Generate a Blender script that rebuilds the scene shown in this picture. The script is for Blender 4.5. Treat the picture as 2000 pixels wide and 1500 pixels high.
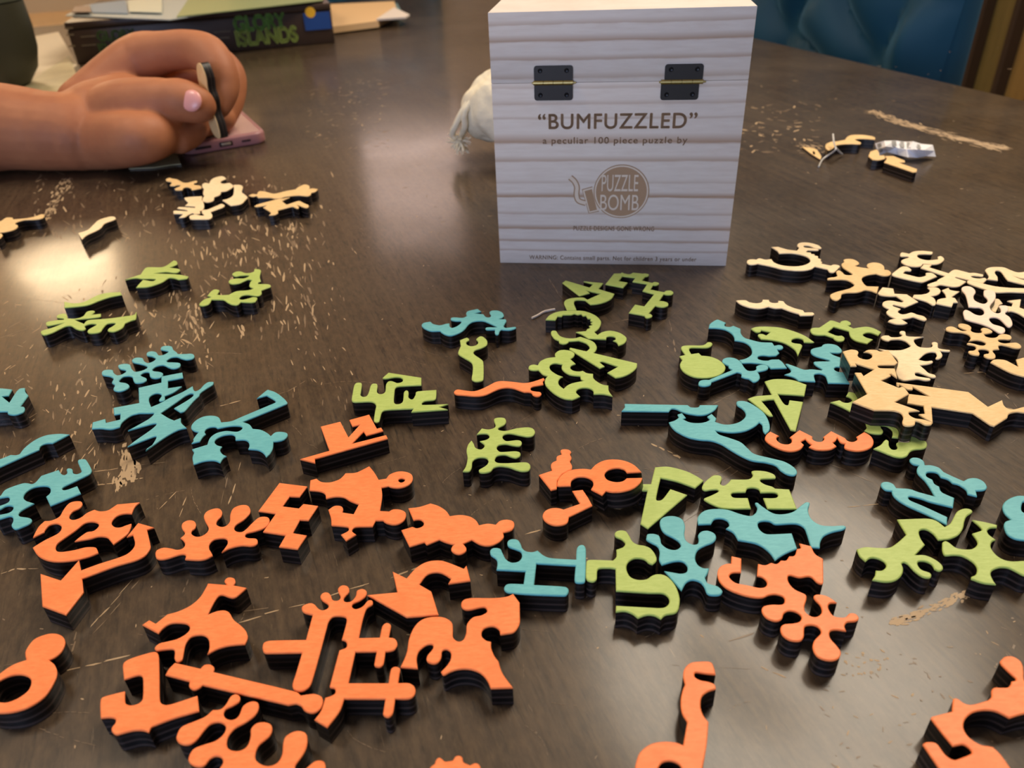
import bpy, bmesh, math, random
from mathutils import Vector, Matrix
from mathutils.geometry import tessellate_polygon
C = bpy.context.scene
COL = C.collection
for o in list(bpy.data.objects): bpy.data.objects.remove(o)
rnd = random.Random(7)
TZ = 0.75                                   # height of the table top
# ------------------------------------------------------------------ camera
CH, PITCH, ROLL, FPX = 0.19, math.radians(32.78), math.radians(-2.59), 1502.0
FWD = Vector((0, math.cos(PITCH), -math.sin(PITCH)))
_r = Vector((1, 0, 0)); _u = _r.cross(FWD)
RGT = _r*math.cos(ROLL) + _u*math.sin(ROLL)
UPV = -_r*math.sin(ROLL) + _u*math.cos(ROLL)
EYE = Vector((0, 0, TZ+CH))
cd = bpy.data.cameras.new('camera'); cam = bpy.data.objects.new('camera', cd); COL.objects.link(cam)
m = Matrix((RGT, UPV, -FWD)).transposed().to_4x4(); m.translation = EYE
cam.matrix_world = m
cd.sensor_width = 36; cd.lens = FPX/2000*36; cd.clip_start = .01; cd.clip_end = 40
cd.dof.use_dof = True; cd.dof.focus_distance = .30; cd.dof.aperture_fstop = 17
C.camera = cam
# ------------------------------------------------------------------ view, world, lights
C.view_settings.view_transform = 'Standard'; C.view_settings.look = 'None'
C.view_settings.gamma = 1; C.view_settings.use_curve_mapping = False
C.view_settings.exposure = 0.25
w = bpy.data.worlds.new('world'); C.world = w; w.use_nodes = True
bg = w.node_tree.nodes['Background']; bg.inputs[0].default_value = (.62, .72, 1, 1); bg.inputs[1].default_value = .32
def area(name, loc, target, size, power, col, sy=None):
    l = bpy.data.lights.new(name, 'AREA'); l.energy = power; l.color = col; l.size = size; l.shape = 'DISK'
    if sy: l.shape = 'RECTANGLE'; l.size_y = sy
    o = bpy.data.objects.new(name, l); COL.objects.link(o); o.location = loc
    o.rotation_euler = (Vector(target)-Vector(loc)).to_track_quat('-Z', 'Y').to_euler(); return o
area('ceiling_lamp', (.75, 1.15, 2.35), (.1, .7, TZ), 1.0, 36, (1, .87, .69))
area('ceiling_lamp_side', (-.9, .5, 2.40), (.0, .3, TZ), .5, 10, (1, .87, .69))
area('window_light', (-1.1, -2.3, 1.25), (.05, .43, TZ+.07), 1.3, 30, (.56, .68, 1), 1.0)
# ------------------------------------------------------------------ helpers
def at(px, py, z=0.0):
    "point of the photograph brought to height z above the table top"
    d = FWD + RGT*((px-1000)/FPX) - UPV*((py-750)/FPX)
    return EYE + d*((TZ+z-EYE.z)/d.z)
def aty(px, py, y):
    "same, but brought to the distance y in front of the camera"
    d = FWD + RGT*((px-1000)/FPX) - UPV*((py-750)/FPX)
    return EYE + d*(y/d.y)
def onplane(px, py, p, n):
    d = FWD + RGT*((px-1000)/FPX) - UPV*((py-750)/FPX)
    return EYE + d*((p-EYE).dot(n)/d.dot(n))
def tag(o, label=None, cat=None, group=None, kind=None):
    if label: o['label'] = label
    if cat: o['category'] = cat
    if group: o['group'] = group
    if kind: o['kind'] = kind
    return o
def empty(name, loc, rz=0):
    o = bpy.data.objects.new(name, None); COL.objects.link(o); o.location = loc; o.rotation_euler = (0, 0, rz)
    o.empty_display_size = .02; return o
def obj(name, me, mat, parent=None):
    o = bpy.data.objects.new(name, me); COL.objects.link(o)
    if mat: me.materials.append(mat)
    if parent: o.parent = parent
    return o
def from_bm(bm, name, smooth=None):
    me = bpy.data.meshes.new(name); bmesh.ops.recalc_face_normals(bm, faces=bm.faces); bm.to_mesh(me); bm.free()
    if smooth is not None:
        me.shade_smooth(); me.set_sharp_from_angle(angle=math.radians(smooth))
    return me
def box_bm(x0, x1, y0, y1, z0, z1, bev=0, seg=2):
    bm = bmesh.new(); bmesh.ops.create_cube(bm, size=1)
    for v in bm.verts:
        v.co = Vector((x0 if v.co.x < 0 else x1, y0 if v.co.y < 0 else y1, z0 if v.co.z < 0 else z1))
    if bev: bmesh.ops.bevel(bm, geom=list(bm.edges), offset=bev, segments=seg, affect='EDGES', profile=.5)
    return bm
def tube_bm(pts, rad, n=10, bm=None, cap=True):
    bm = bm or bmesh.new(); rings = []
    pts = [Vector(p) for p in pts]
    if not hasattr(rad, '__len__'): rad = [rad]*len(pts)
    up = Vector((0, 0, 1))
    for i, p in enumerate(pts):
        t = (pts[min(i+1, len(pts)-1)]-pts[max(i-1, 0)]).normalized()
        a = t.cross(up)
        if a.length < .1: a = t.cross(Vector((1, 0, 0)))
        a.normalize(); b = t.cross(a)
        rings.append([bm.verts.new(p+(a*math.cos(k*2*math.pi/n)+b*math.sin(k*2*math.pi/n))*rad[i]) for k in range(n)])
    for r0, r1 in zip(rings, rings[1:]):
        for k in range(n): bm.faces.new((r0[k], r0[(k+1) % n], r1[(k+1) % n], r1[k]))
    if cap: bm.faces.new(rings[0][::-1]); bm.faces.new(rings[-1])
    return bm
def lathe_bm(prof, n=40):
    bm = bmesh.new(); rings = []
    for r, z in prof: rings.append([bm.verts.new((r*math.cos(k*2*math.pi/n), r*math.sin(k*2*math.pi/n), z)) for k in range(n)])
    for a, b in zip(rings, rings[1:]):
        for k in range(n): bm.faces.new((a[k], a[(k+1) % n], b[(k+1) % n], b[k]))
    bm.faces.new(rings[0][::-1]); bm.faces.new(rings[-1]); return bm
def spline(pts, n=6, closed=False):
    P = [Vector(p) for p in pts]; out = []
    N = len(P); rng = range(N) if closed else range(N-1)
    for i in rng:
        g = (lambda k: P[k % N]) if closed else (lambda k: P[max(0, min(N-1, k))])
        a, b, c, d = g(i-1), g(i), g(i+1), g(i+2)
        for j in range(n):
            t = j/n
            out.append(.5*((2*b)+(c-a)*t+(2*a-5*b+4*c-d)*t*t+(3*b-a-3*c+d)*t**3))
    if not closed: out.append(P[-1])
    return out
# ------------------------------------------------------------------ materials
def srgb(r, g, b):
    f = lambda c: (c/12.92 if c <= .04045 else ((c+.055)/1.055)**2.4)
    return (f(r/255), f(g/255), f(b/255), 1)
def mat(name, col, rough=.6, spec=.4, metal=0, coat=0):
    m = bpy.data.materials.new(name); m.use_nodes = True; b = m.node_tree.nodes['Principled BSDF']
    b.inputs['Base Color'].default_value = col; b.inputs['Roughness'].default_value = rough
    b.inputs['Specular IOR Level'].default_value = spec; b.inputs['Metallic'].default_value = metal
    b.inputs['Coat Weight'].default_value = coat
    return m
def N(m, t, **kw):
    n = m.node_tree.nodes.new(t)
    for k, v in kw.items():
        if hasattr(n, k): setattr(n, k, v)
        else: n.inputs[k.replace('_', ' ')].default_value = v
    return n
def L(m, a, b): m.node_tree.links.new(a, b)
def ramp(m, stops, fac=None, interp='LINEAR'):
    r = m.node_tree.nodes.new('ShaderNodeValToRGB'); e = r.color_ramp.elements; r.color_ramp.interpolation = interp
    while len(e) > 1: e.remove(e[-1])
    e[0].position, e[0].color = stops[0]
    for p, c in stops[1:]:
        q = e.new(p); q.color = c
    if fac: L(m, fac, r.inputs[0])
    return r
def mixc(m, fac, a, b, mode='MIX'):
    n = m.node_tree.nodes.new('ShaderNodeMix'); n.data_type = 'RGBA'; n.blend_type = mode
    for s, v in ((0, fac), (6, a), (7, b)):
        if hasattr(v, 'is_linked'): L(m, v, n.inputs[s])
        else: n.inputs[s].default_value = v
    return n.outputs[2]
def coords(m, kind='Object', scale=(1, 1, 1), rot=(0, 0, 0)):
    t = m.node_tree.nodes.new('ShaderNodeTexCoord'); p = m.node_tree.nodes.new('ShaderNodeMapping')
    p.inputs['Scale'].default_value = scale; p.inputs['Rotation'].default_value = rot
    L(m, t.outputs[kind], p.inputs[0]); return p.outputs[0]
def noise(m, vec, scale, detail=4, rough=.6, dist=0):
    n = m.node_tree.nodes.new('ShaderNodeTexNoise'); n.inputs['Scale'].default_value = scale
    n.inputs['Detail'].default_value = detail; n.inputs['Roughness'].default_value = rough; n.inputs['Distortion'].default_value = dist
    L(m, vec, n.inputs['Vector']); return n.outputs['Fac']
def bump(m, h, strength=.3, dist=.001):
    b = m.node_tree.nodes.new('ShaderNodeBump'); b.inputs['Strength'].default_value = strength; b.inputs['Distance'].default_value = dist
    L(m, h, b.inputs['Height']); L(m, b.outputs[0], m.node_tree.nodes['Principled BSDF'].inputs['Normal'])
def base(m): return m.node_tree.nodes['Principled BSDF'].inputs['Base Color']
def stained(name, col, dark, rough=.5):
    "thin wood veneer with a stain that lets the fine grain show"
    m = mat(name, col, rough, .35)
    v = coords(m, 'Object', (260, 900, 260), (0, 0, .5))
    f = noise(m, v, 1.0, 4, .7)
    v2 = coords(m, 'Object'); g = noise(m, v2, 90, 3, .6)
    c = mixc(m, ramp(m, [(.35, (0, 0, 0, 1)), (.75, (1, 1, 1, 1))], f).outputs[0], col, dark)
    c2 = mixc(m, ramp(m, [(.45, (0, 0, 0, 1)), (.7, (.5, .5, .5, 1))], g).outputs[0], c, dark)
    L(m, c2, base(m)); bump(m, f, .12, .0003); return m
M = {}
M['O'] = stained('orange_stain', srgb(248, 140, 82), srgb(236, 118, 62))
M['T'] = stained('teal_stain', srgb(106, 182, 186), srgb(86, 162, 170))
M['G'] = stained('green_stain', srgb(176, 194, 108), srgb(156, 176, 86))
M['N'] = stained('bare_birch', srgb(236, 200, 146), srgb(218, 178, 118))
M['P'] = stained('pale_birch', srgb(246, 224, 184), srgb(232, 200, 152))
M['K'] = stained('pinkish_birch', srgb(240, 216, 192), srgb(230, 200, 170))
def ply():
    m = mat('burnt_plywood_edge', srgb(30, 24, 24), .42, .45)
    z = N(m, 'ShaderNodeSeparateXYZ'); L(m, coords(m, 'Object'), z.inputs[0])
    mp = N(m, 'ShaderNodeMapRange'); mp.inputs['From Min'].default_value = 0; mp.inputs['From Max'].default_value = .0075
    L(m, z.outputs[2], mp.inputs[0])
    a, b = srgb(10, 8, 8), srgb(68, 55, 50)
    r = ramp(m, [(0, a), (.10, b), (.20, a), (.36, a), (.43, b), (.52, a), (.66, a), (.74, srgb(38, 30, 30)), (.82, a), (.95, srgb(44, 24, 14)), (1, srgb(70, 36, 16))], mp.outputs[0])
    L(m, r.outputs[0], base(m)); bump(m, noise(m, coords(m, 'Object', (1, 1, 5)), 500, 2), .3, .0003); return m
M['ply'] = ply()
# ------------------------------------------------------------------ the room
ED = Vector((-.327, .945, 0)).normalized(); EN = Vector((ED.y, -ED.x, 0))      # along / across the table
ANG = math.atan2(ED.y, ED.x)-math.pi/2
def tablemat():
    m = mat('worn_dark_walnut', srgb(74, 60, 46), .45, .26)
    m.node_tree.nodes['Principled BSDF'].inputs['Coat Weight'].default_value = .6
    m.node_tree.nodes['Principled BSDF'].inputs['Coat Roughness'].default_value = .11
    m.node_tree.nodes['Principled BSDF'].inputs['Coat IOR'].default_value = 1.38
    g = coords(m, 'Object', (70, 3.5, 30))
    f = noise(m, g, 3.2, 8, .62, .4)
    c1 = ramp(m, [(.30, srgb(42, 31, 20)), (.5, srgb(58, 44, 31)), (.72, srgb(76, 60, 43))], f).outputs[0]
    p = coords(m, 'Object', (330, 26, 30)); pores = noise(m, p, 2.6, 2, .5, .2)
    big = noise(m, coords(m, 'Object'), 3.0, 3, .5)
    pm = N(m, 'ShaderNodeMath', operation='MULTIPLY'); L(m, ramp(m, [(.58, (0, 0, 0, 1)), (.66, (1, 1, 1, 1))], pores).outputs[0], pm.inputs[0])
    L(m, ramp(m, [(.35, (.25, .25, .25, 1)), (.6, (1, 1, 1, 1))], big).outputs[0], pm.inputs[1])
    c2 = mixc(m, pm.outputs[0], c1, srgb(20, 14, 10))
    hz = noise(m, coords(m, 'Object'), 7, 5, .65)
    c3 = mixc(m, ramp(m, [(.42, (0, 0, 0, 1)), (.75, (.45, .45, .45, 1))], hz).outputs[0], c2, srgb(84, 70, 54))
    # fine scuffs
    s1 = noise(m, coords(m, 'Object', (420, 36, 30), (0, 0, .7)), 2.2, 3, .6)
    s2 = noise(m, coords(m, 'Object', (380, 30, 30), (0, 0, -.9)), 2.2, 3, .6)
    sc = N(m, 'ShaderNodeMath', operation='MAXIMUM')
    L(m, ramp(m, [(.70, (0, 0, 0, 1)), (.76, (.6, .6, .6, 1))], s1).outputs[0], sc.inputs[0])
    L(m, ramp(m, [(.70, (0, 0, 0, 1)), (.76, (.6, .6, .6, 1))], s2).outputs[0], sc.inputs[1])
    c4 = mixc(m, sc.outputs[0], c3, srgb(150, 128, 100))
    L(m, c4, base(m))
    rr = ramp(m, [(.3, (.38, .38, .38, 1)), (.7, (.55, .55, .55, 1))], hz)
    L(m, rr.outputs[0], m.node_tree.nodes['Principled BSDF'].inputs['Roughness'])
    fine = noise(m, coords(m, 'Object', (1, .35, 1)), 420, 3, .7)
    am = N(m, 'ShaderNodeMath', operation='MULTIPLY_ADD'); L(m, fine, am.inputs[0]); am.inputs[1].default_value = .55; L(m, f, am.inputs[2])
    c5 = mixc(m, ramp(m, [(.40, (0, 0, 0, 1)), (.72, (.5, .5, .5, 1))], fine).outputs[0], c4, srgb(94, 75, 54)); L(m, c5, base(m))
    bump(m, am.outputs[0], .22, .0004)
    cr_ = ramp(m, [(.3, (.10, .10, .10, 1)), (.75, (.24, .24, .24, 1))], hz); L(m, cr_.outputs[0], m.node_tree.nodes['Principled BSDF'].inputs['Coat Roughness'])
    return m
M['table'] = tablemat()
S0, S1, T0, T1 = -.50, 1.85, -.62, .726
def st(s, t, z=0): return ED*s + EN*t + Vector((0, 0, TZ+z))
tb = empty('dining_table', (0, 0, 0), 0)
tag(tb, 'dark worn wooden dining table with scratched glossy top carrying the whole puzzle', 'table')
bm = box_bm(T0, T1, S0, S1, -.035, 0, .004, 3)
top = obj('tabletop', from_bm(bm, 'tabletop', 40), M['table'], tb); top.location = (0, 0, TZ); top.rotation_euler = (0, 0, ANG)
M['dark_wood'] = mat('dark_wood', srgb(60, 44, 32), .4)
for s in (S0+.1, S1-.1):
    for t in (T0+.1, T1-.1):
        q = st(s, t)
        o = obj('leg', from_bm(box_bm(-.035, .035, -.035, .035, -TZ, -.036, .004), 'leg'), M['dark_wood'], tb); o.location = q; o.rotation_euler = (0, 0, ANG)
def struct(name, bm, m, smooth=None):
    o = obj(name, from_bm(bm, name, smooth), m); o['kind'] = 'structure'; return o
fm = mat('floor_boards', srgb(92, 74, 58), .4)
L(fm, ramp(fm, [(.3, srgb(70, 52, 38)), (.7, srgb(120, 96, 72))], noise(fm, coords(fm, 'Object', (8, 1, 1)), 3, 6)).outputs[0], base(fm))
X0, X1, Y1, ZC = -2.2, 1.55, 3.6, 2.6
struct('floor', box_bm(X0, X1, -2.8, Y1, -.1, 0), fm)
wm = mat('warm_plaster', srgb(196, 176, 150), .8)
L(wm, mixc(wm, noise(wm, coords(wm), 2.5, 5), srgb(204, 186, 160), srgb(178, 158, 132)), base(wm))
struct('ceiling', box_bm(X0, X1, -.6, Y1, ZC, ZC+.1), wm)
struct('wall_back', box_bm(X0, X1, Y1, Y1+.1, 0, ZC), wm)
struct('wall_left', box_bm(X0-.1, X0, -2.8, Y1, 0, ZC), wm)
struct('baseboard_back', box_bm(X0, X1, Y1-.02, Y1-.001, 0, .1, .003), mat('white_trim', srgb(220, 214, 200), .5))
# right wall: rough boards with dark battens
wr = struct('wall_right', box_bm(X1, X1+.1, -2.8, Y1, 0, ZC), mat('backing_wood', srgb(60, 44, 26), .8))  # plain dark brown backing wall behind the boards
bmats = []
for k, (a, b) in enumerate([((178, 146, 82), (120, 92, 50)), ((140, 124, 70), (98, 84, 44)), ((158, 122, 66), (100, 80, 42))]):
    q = mat('old_board_%s' % 'abc'[k], srgb(*a), .75)
    L(q, mixc(q, noise(q, coords(q, 'Object', (1, 14, 2)), 3, 6, .7), srgb(*a), srgb(*b)), base(q)); bmats.append(q)
y = .2; k = 0
while y < Y1-.02:
    wdt = .17
    o = obj('board', from_bm(box_bm(-.018, 0, .002, wdt-.002, 0, ZC, .002, 1), 'board'), bmats[k % 3], wr); o.location = (X1, y, 0)
    o = obj('batten', from_bm(box_bm(-.034, 0, -.013, .013, 0, ZC, .002, 1), 'batten'), M['dark_wood'], wr); o.location = (X1-.018, y, 0)
    y += wdt; k += 1
# bright windows in the back wall (their reflections make the sheen on the table)
def emis(name, col, s):
    m = mat(name, col, .5); b = m.node_tree.nodes['Principled BSDF']
    b.inputs['Emission Color'].default_value = col; b.inputs['Emission Strength'].default_value = s; return m
def window(n, x0, x1, z0, z1, m, yy=Y1):
    r = struct('window_%d' % n, box_bm(x0, x1, yy-.012, yy-.004, z0, z1), m)
    fr = mat('window_frame_paint', srgb(206, 196, 180), .5)
    for a, b, c, d in ((x0-.05, x0, z0-.05, z1+.05), (x1, x1+.05, z0-.05, z1+.05), (x0, x1, z1, z1+.05), (x0, x1, z0-.05, z0)):
        obj('window_frame', from_bm(box_bm(a, b, yy-.045, yy-.001, c, d, .004, 1), 'window_frame'), fr, r)
window(1, -.62, -.16, 1.25, 2.2, emis('daylit_curtain', srgb(255, 226, 214), 2.2))
window(2, .55, 1.25, 1.2, 2.2, emis('daylit_curtain_side', srgb(255, 232, 210), 1.3))
# shaded lamp on a stand at the back left: its mirror image is the glare on the left of the table
fl = empty('floor_lamp', (-1.75, 2.75, 0)); tag(fl, 'standing lamp with a glowing cream drum shade in the back corner', 'lamp')
obj('lamp_base', from_bm(lathe_bm([(.14, 0), (.14, .02), (.03, .03), (.012, .05)]), 'lamp_base', 40), M['dark_wood'], fl)
obj('pole', from_bm(lathe_bm([(.011, .05), (.011, 1.579)], 16), 'pole', 40), M['dark_wood'], fl)
obj('lamp_shade', from_bm(lathe_bm([(.20, 1.58), (.16, 1.92)]), 'lamp_shade', 60), emis('glowing_shade', srgb(255, 222, 176), 13), fl)
cl = empty('pendant_lamp', (.75, 1.15, 0)); tag(cl, 'round cream pendant lamp hanging over the table', 'lamp')
obj('lamp_shade', from_bm(lathe_bm([(.24, 2.38), (.22, 2.50), (.05, 2.52)]), 'lamp_shade', 60), mat('cream_shade', srgb(230, 215, 190), .6), cl)
obj('cord', from_bm(lathe_bm([(.006, 2.52), (.006, 2.599)], 10), 'cord', 40), M['dark_wood'], cl)
# ------------------------------------------------------------------ puzzle pieces
PT = .0075
def outline(nums, corners):
    P = [Vector((nums[i]*1e-4, nums[i+1]*1e-4)) for i in range(0, len(nums), 2)]
    n = len(P); out = []; cs = set(corners)
    for i in range(n):
        b, c = P[i], P[(i+1) % n]
        j = (i+1) % n
        a = b-(c-b) if i in cs else P[i-1]
        d = c+(c-b) if j in cs else P[(i+2) % n]
        L_ = (c-b).length
        if i in cs and j in cs: out.append(b); continue
        k = max(2, min(9, int(L_/.0011)+2))
        # centripetal style tangents limited by the segment length
        ta = (c-a)*.5; tb_ = (d-b)*.5
        if i in cs: ta = (c-b)*.9-tb_*.0
        if j in cs: tb_ = (c-b)*.9
        for v in (ta, tb_):
            if v.length > 1.25*L_: v *= 1.25*L_/v.length
        for q in range(k):
            t = q/k; h1 = 2*t**3-3*t*t+1; h2 = t**3-2*t*t+t; h3 = -2*t**3+3*t*t; h4 = t**3-t*t
            out.append(b*h1+ta*h2+c*h3+tb_*h4)
    res = [out[0]]
    for p in out[1:]:
        if (p-res[-1]).length > 6e-5: res.append(p)
    if (res[0]-res[-1]).length < 6e-5: res.pop()
    return res
def area2(P): return sum(P[i-1].x*P[i].y-P[i].x*P[i-1].y for i in range(len(P)))
def inset(P, d):
    n = len(P); out = []
    for i in range(n):
        e1 = (P[i]-P[i-1]); e2 = (P[(i+1) % n]-P[i])
        if e1.length == 0 or e2.length == 0: out.append(P[i].copy()); continue
        n1 = Vector((-e1.y, e1.x)).normalized(); n2 = Vector((-e2.y, e2.x)).normalized()
        b = n1+n2
        if b.length < .3: out.append(P[i]+n1*d*.5); continue
        b.normalize(); out.append(P[i]+b*d/max(.5, b.dot(n1)))
    return out
def slab(loops, z0, z1, top=True, bottom=True, bev=0):
    "prism between z0 and z1 from an outer loop (ccw) and holes (cw); bev rounds the upper rim"
    verts = []; faces = []
    zt = z1-bev*.8
    rows = []
    for lp in loops:
        r0 = len(verts); verts += [(p.x, p.y, z0) for p in lp]
        r1 = len(verts); verts += [(p.x, p.y, zt) for p in lp]
        n = len(lp)
        for k in range(n): faces.append((r0+k, r0+(k+1) % n, r1+(k+1) % n, r1+k))
        r2 = r1
        if bev:
            ins = inset(lp, bev); r2 = len(verts); verts += [(p.x, p.y, z1) for p in ins]
            for k in range(n): faces.append((r1+k, r1+(k+1) % n, r2+(k+1) % n, r2+k))
            rows.append((r0, r2, ins))
        else: rows.append((r0, r2, lp))
    flat = [i for (r0, r2, lp) in rows for i in range(len(lp))]
    tri = tessellate_polygon([[Vector((p.x, p.y, 0)) for p in lp] for (_, _, lp) in rows])
    topi = [r2+k for (r0, r2, lp) in rows for k in range(len(lp))]
    boti = [r0+k for (r0, r2, lp) in rows for k in range(len(lp))]
    V = [p for (_, _, lp) in rows for p in lp]
    for a, b, c in tri:
        s = (V[b]-V[a]).cross(V[c]-V[a])
        if abs(s) < 1e-14: continue
        if s < 0: b, c = c, b
        if top: faces.append((topi[a], topi[b], topi[c]))
        if bottom: faces.append((boti[a], boti[c], boti[b]))
    return verts, faces
def mk(name, vf, m, parent, ang=38):
    me = bpy.data.meshes.new(name); me.from_pydata(vf[0], [], vf[1]); me.update()
    me.shade_smooth(); me.set_sharp_from_angle(angle=math.radians(ang)); return obj(name, me, m, parent)
GN = {'O': 'orange puzzle pieces', 'T': 'teal puzzle pieces', 'G': 'green puzzle pieces', 'N': 'bare wood puzzle pieces', 'P': 'bare wood puzzle pieces', 'K': 'bare wood puzzle pieces'}
def piece(code, label, plane, loops):
    # plane: height of the top above the table at x=y=0 and its slopes, in units of one piece thickness / metre
    h0, hx, hy, thick = plane
    L2 = [outline(a, b) for a, b in loops]
    if area2(L2[0]) < 0: L2[0].reverse()
    for k in range(1, len(L2)):
        if area2(L2[k]) > 0: L2[k].reverse()
    cx = sum(p.x for p in L2[0])/len(L2[0]); cy = sum(p.y for p in L2[0])/len(L2[0])
    n = Vector((-hx, -hy, 1)).normalized()
    t = PT*thick*(1+rnd.uniform(-.008, .008))
    zc = h0+hx*cx+hy*cy
    ex = Vector((1, 0, hx)).normalized(); ey = n.cross(ex)
    org = Vector((cx, cy, TZ+zc))-n*(PT*thick)
    R = Matrix((ex, ey, n)).transposed().to_4x4(); R.translation = org
    Ri = R.inverted()
    loc = [[(Ri @ Vector((p.x, p.y, TZ+h0+hx*p.x+hy*p.y))).to_2d() for p in lp] for lp in L2]
    root = empty('puzzle_piece', (0, 0, 0)); root.matrix_world = R
    tag(root, label, 'puzzle piece', GN[code])
    rim = .0009 if thick == 1 else .0004
    mk('plywood_core', slab(loc, 0, t-rim, top=False), M['ply'], root)
    mk('painted_face' if code in 'OTG' else 'veneer_face', slab(loc, t-rim*.75, t, bottom=False, bev=.00028), M[code], root)
    # thin scorched ply just below the veneer keeps both parts closed
    return root
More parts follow.
